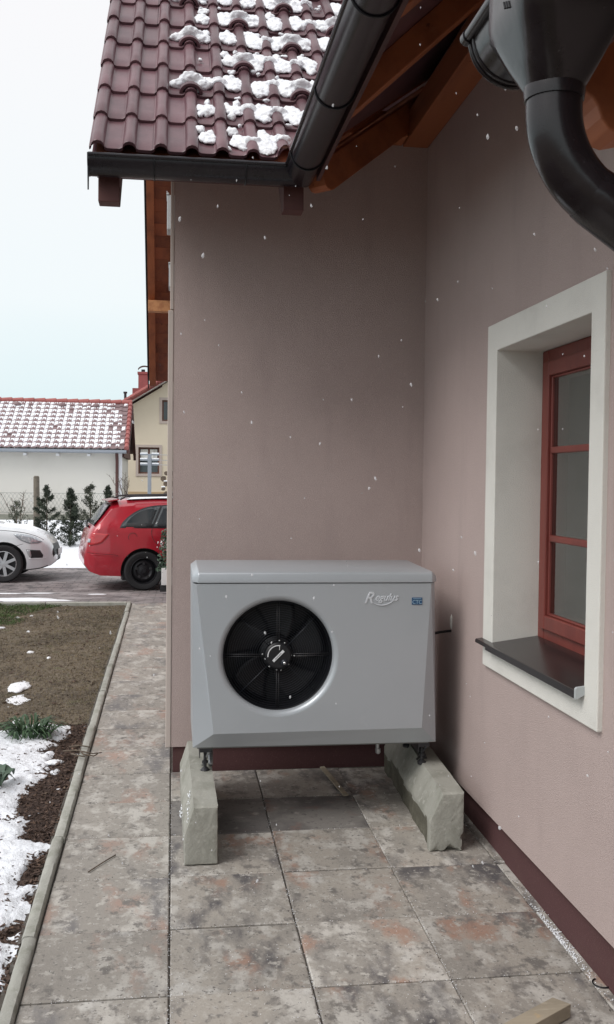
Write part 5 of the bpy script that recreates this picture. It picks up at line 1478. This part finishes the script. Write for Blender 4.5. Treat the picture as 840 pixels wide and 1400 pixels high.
bm = BM(); tube(bm, [(-2.22, 46.9, 5.0), (-2.22, 46.9, 5.70)], .06, 10); tube(bm, [(-2.22, 46.9, 5.70), (-2.22, 46.9, 5.78)], .09, 10); yo('vent_pipe', bm, M['darksteel'])
for (a, b, c, d) in ((-1.57, -.62, 1.97, 3.18), (-.507, .45, 4.40, 5.36)):
    bm = BM(); t = .12
    def ringx(bm, a, b, c, d, t, y0, y1):
        box(bm, a, a + t, y0, y1, c, d); box(bm, b - t, b, y0, y1, c, d); box(bm, a + t, b - t, y0 + .001, y1 - .001, c, c + t); box(bm, a + t, b - t, y0 + .001, y1 - .001, d - t, d)
    ringx(bm, a, b, c, d, .07, 46.10, 46.17); wf = yo('window', bm, M['brownframe'])
    bm = BM(); ringx(bm, a - .12, b + .12, c - .12, d + .12, .119, 45.97, 46.02); obj('window_surround', bm, M['cornerp'], wf)
    m0 = (a + b) / 2
    bm = BM(); box(bm, m0 - .04, m0 + .04, 46.09, 46.16, c + .07, d - .07); obj('mullion', bm, M['brownframe'], wf)
    for (p, q) in ((a + .07, m0 - .04), (m0 + .04, b - .07)):
        bm = BM(); box(bm, p, q, 46.13, 46.14, c + .07, d - .07); obj('pane', bm, M['carglass'], wf)
    if c < 3:
        bm = BM(); box(bm, a + .1, b - .1, 46.12, 46.126, c + .70, d - .09); obj('lace_curtain', bm, M['curtain'], wf)

# ------------------------------------------------------------------ fence, shrubs, yard things
FN = empty('wire_fence', 'chain-link fence with wooden post and concrete base board in front of the garage', 'fence', (-3.46, 26, .35))
def fo(name, bm, m, **k):
    o = obj(name, bm, m, FN, **k); o.location = -Vector(FN.location); return o
for xx in (-3.46, -6.6):
    bm = BM(); tube(bm, [(xx, 26, -.1), (xx + .01, 26, 1.0), (xx, 26.0, 1.75)], [.085, .08, .075], 10); tube(bm, [(xx, 26, 1.75), (xx, 26, 1.78)], [.075, .05], 10)
    fo('fence_post', bm, M['post'], smooth=50)
bm = BM(); z0, z1 = .84, 1.34; xl, xr = -8, -1.72; s = .10; hgt = z1 - z0
k = 0
x = xl
while x < xr:
    for sg in (1, -1):
        n_ = 2; xa, xb = (x, x + hgt * .6) if sg > 0 else (x + hgt * .6, x)
        tube(bm, [(xa, 26.05 + .004 * sg, z0), (xb, 26.05 + .004 * sg, z1)], .0032, 3, cap=False)
    x += s
for zz in (z0, z1): tube(bm, [(xl, 26.05, zz), (xr + .3, 26.05, zz)], .005, 4)
o = fo('wire_mesh', bm, M['mesh']); tag(o, kind='stuff')
for xa in (-8.4, -5.9, -3.40):
    bm = BM(); box(bm, xa + .0, xa + (1.6 if xa > -3.5 else 2.48), 26.0, 26.06, .65, .79); fo('base_board', bm, M['board'])

def conifer(x, y, z, h, r_, n, label, m, seed, airy=0.):
    random.seed(seed); root = empty('conifer', label, 'conifer', (x, y, z), group='young conifers along the fence')
    bm = BM(); tube(bm, [(0, 0, -.15), (.0, 0, h * .5), (0, 0, h * .97)], [.022, .013, .004], 6); obj('trunk', bm, M['bark'], root)
    vs, fs = [], []
    nb = 70 if not airy else 30
    for b_ in range(nb):
        t = (b_ + random.random()) / nb; zz = h * (.05 + .93 * t); L = r_ * (1 - t) ** .75 * (1 - .9 * max(0, .16 - t)) * random.uniform(.7, 1.2) + .02; a = random.uniform(0, 6.3)
        tilt = random.uniform(.5, 1.1)
        for q in range(int(n / nb)):
            u = random.random() ** .6; sx = L * u; c_ = Vector((sx * math.cos(a), sx * math.sin(a), zz + sx * tilt * .8))
            c_ += Vector((random.gauss(0, .022), random.gauss(0, .022), random.gauss(0, .025)))
            d1 = Vector((random.gauss(0, 1), random.gauss(0, 1), random.gauss(.8, 1))).normalized() * random.uniform(.022, .05); d2 = Vector((random.gauss(0, 1), random.gauss(0, 1), random.gauss(0, 1))).normalized() * random.uniform(.008, .018)
            k = len(vs); vs += [tuple(c_ - d2), tuple(c_ + d2), tuple(c_ + d1)]; fs.append((k, k + 1, k + 2))
    pyobj('crown', vs, fs, m, root)
conifer(-2.90, 23.6, .10, 1.44, .42, 6500, 'bushy young conifer just right of the wooden fence post', M['thuja'], 81, 1)
conifer(-2.30, 23.0, .06, 1.42, .33, 9500, 'dense dark columnar conifer in the gap between the two cars', M['thuja'], 82)
conifer(-1.93, 23.9, .15, 1.44, .44, 3600, 'thin airy young conifer directly behind the red car tail', M['thujalight'], 83, 1)
conifer(-1.52, 24.0, .16, 1.38, .28, 7000, 'narrow dark conifer partly hidden above the red car rear window', M['thuja'], 84)
conifer(-3.72, 24.5, .20, .95, .36, 1500, 'small sparse shrubby conifer left of the wooden fence post', M['thujalight'], 85, 1)
# bare deciduous shrub
def bare_shrub(name, label, x, y, z, h, n, seed):
    random.seed(seed); bm = BM()
    for i in range(n):
        a = random.uniform(0, 6.3); sp_ = random.uniform(.1, .5) * h; hh_ = h * random.uniform(.6, 1)
        p = [Vector((0, 0, 0)), Vector((sp_ * .35 * math.cos(a), sp_ * .35 * math.sin(a), hh_ * .45)), Vector((sp_ * math.cos(a), sp_ * math.sin(a), hh_))]
        tube(bm, p, [.012, .009, .004], 5)
        for q in range(4):
            t = random.uniform(.3, .9); b_ = p[1].lerp(p[2], t); e_ = b_ + Vector((random.uniform(-.25, .25), random.uniform(-.25, .25), random.uniform(.1, .3))) * h * .5; tube(bm, [b_, e_], [.006, .003], 4)
    o = obj(name, bm, M['twig'], loc=(x, y, z)); tag(o, label, 'shrub')
bare_shrub('bare_shrub', 'leafless brown shrub before the cream house, above the red car roof', -1.42, 30, .9, 1.1, 9, 86)
bare_shrub('bare_shrub', 'leafless small bush at the foot of the wooden fence post', -3.75, 25.0, .35, 1.05, 6, 87)
# clothes pole
CP = empty('clothes_pole', 'pale grey washing line post with snow on its cross arms', 'clothes pole', (-.69, 30, .3))
bm = BM(); box(bm, -.055, .055, -.05, .05, 0, 2.18); obj('post', bm, M['zinc'], CP, bevel=.01)
for zz in (2.16, 2.0, 1.86):
    bm = BM(); box(bm, -.28, .28, -.02, .02, zz - .02, zz + .02); ar = obj('cross_arm', bm, M['zinc'], CP)
    
    for xa_ in (-.28, .06):
        bm = BM(); box(bm, xa_, xa_ + .22, -.03, .03, zz + .02, zz + .06); obj('snow_cap', bm, M['snow'], ar, bevel=.015)
    bm = BM(); tube(bm, [(0, 0, zz + .01), (1.5, 0, zz - .03), (3, 0, zz + .01)], .009, 4); obj('line', bm, M['steel'], CP)
# firewood stack
FW = empty('firewood_stack', 'stack of split logs with snow on top beside the cream house', 'firewood', (.0, 29, .3))
random.seed(88)
for r in range(8):
    for c in range(5):
        bm = BM(); rr = random.uniform(.07, .10); x = -.27 + c * .19 + (r % 2) * .09; z = .55 + r * .15
        if z > 1.45 and x < -.2: continue
        pts = [(x + rr * math.cos(a) * random.uniform(.75, 1.05), z + rr * math.sin(a) * random.uniform(.75, 1.05)) for a in [2 * math.pi * k / 7 for k in range(7)]]
        prism(bm, pts, 'y', -.18 + random.uniform(-.04, .04), .2); lo_ = obj('log', bm, M['log'], FW)
        if random.random() < .35:
            bm = BM(); box(bm, x - rr * .8, x + rr * .8, -.2, .2, z + rr * .7, z + rr * .7 + .03); obj('snow_cap', bm, M['snow'], lo_, bevel=.012)
bm = BM(); box(bm, -.4, .8, -.18, .2, 0, .5); obj('pallet', bm, M['post'], FW)
# planter by the far corner of the house
PL = empty('planter', 'white box planter with frosted green plant at the far corner of the house', 'planter', (-.02, 15.30, .02))
bm = BM(); box(bm, -.16, .16, -.14, .0, 0, .10); obj('base', bm, M['trim'], PL)
bm = BM(); box(bm, -.14, .14, -.16, .02, .10, .36); obj('box', bm, M['pot'], PL, bevel=.008)
random.seed(90); vs, fs = [], []
for i in range(900):
    t = random.random(); a = random.uniform(0, 6.3); r_ = (.20 - .09 * t) * random.random() ** .5; c_ = Vector((r_ * math.cos(a) - .03, -.07 + r_ * math.sin(a) * .5, .34 + .62 * t - .25 * r_))
    d1 = Vector((random.gauss(0, 1), random.gauss(0, 1), random.gauss(0, 1))).normalized() * .028; d2 = Vector((random.gauss(0, 1), random.gauss(0, 1), random.gauss(0, 1))).normalized() * .014; k = len(vs)
    vs += [tuple(c_ - d2), tuple(c_ + d1), tuple(c_ + d2), tuple(c_ - d1)]; fs.append((k, k + 1, k + 2, k + 3))
pyobj('foliage', vs, fs, M['broadleaf'], PL)
vs, fs = [], []
for i in range(70):
    c_ = Vector((random.gauss(-.05, .05), -.12, random.uniform(.62, .82))); k = len(vs)
    for q in range(3): vs.append(tuple(c_ + Vector((random.gauss(0, .015), random.gauss(0, .015), random.gauss(0, .015)))))
    fs.append((k, k + 1, k + 2))
pyobj('flowers', vs, fs, M['petal'], PL)

# ------------------------------------------------------------------ falling snow
fm = mat('snowflake', (.9, .92, .95), .8); fn = fm.node_tree
tr_ = fn.nodes.new('ShaderNodeBsdfTransparent'); mi_ = fn.nodes.new('ShaderNodeMixShader'); mi_.inputs[0].default_value = .38
fn.links.new(tr_.outputs[0], mi_.inputs[1]); fn.links.new(fn.nodes['Principled BSDF'].outputs[0], mi_.inputs[2]); fn.links.new(mi_.outputs[0], fn.nodes['Material Output'].inputs[0])
random.seed(101); bm = BM()
for i in range(520):
    y = random.uniform(1.8, 9); x = y * random.uniform(-.22, .50); z = 1.74 + y * random.uniform(-.42, .50)
    if x / y < -.02 and z > 1.9: continue
    if x > 1.45 or z > 3.1 or z < .1 or (y > 4.7 and x > -.05): continue
    s = random.choice((.0012, .0018, .0018, .0025, .0030, .0038)) * random.uniform(.8, 1.2)
    tmp = bmesh.ops.create_icosphere(bm, subdivisions=1, radius=1); mr = Matrix.Rotation(random.uniform(-.5, .5), 3, 'Y')
    for v in tmp['verts']: v.co = Vector((x, y, z)) + mr @ Vector((v.co.x * s * random.uniform(.7, 1.2), v.co.y * s, v.co.z * s * random.uniform(.9, 2.2)))
o = obj('falling_snow', bm, fm, smooth=True); tag(o, 'snowflakes drifting down in front of the wall and the heat pump', 'snowflakes', kind='stuff')
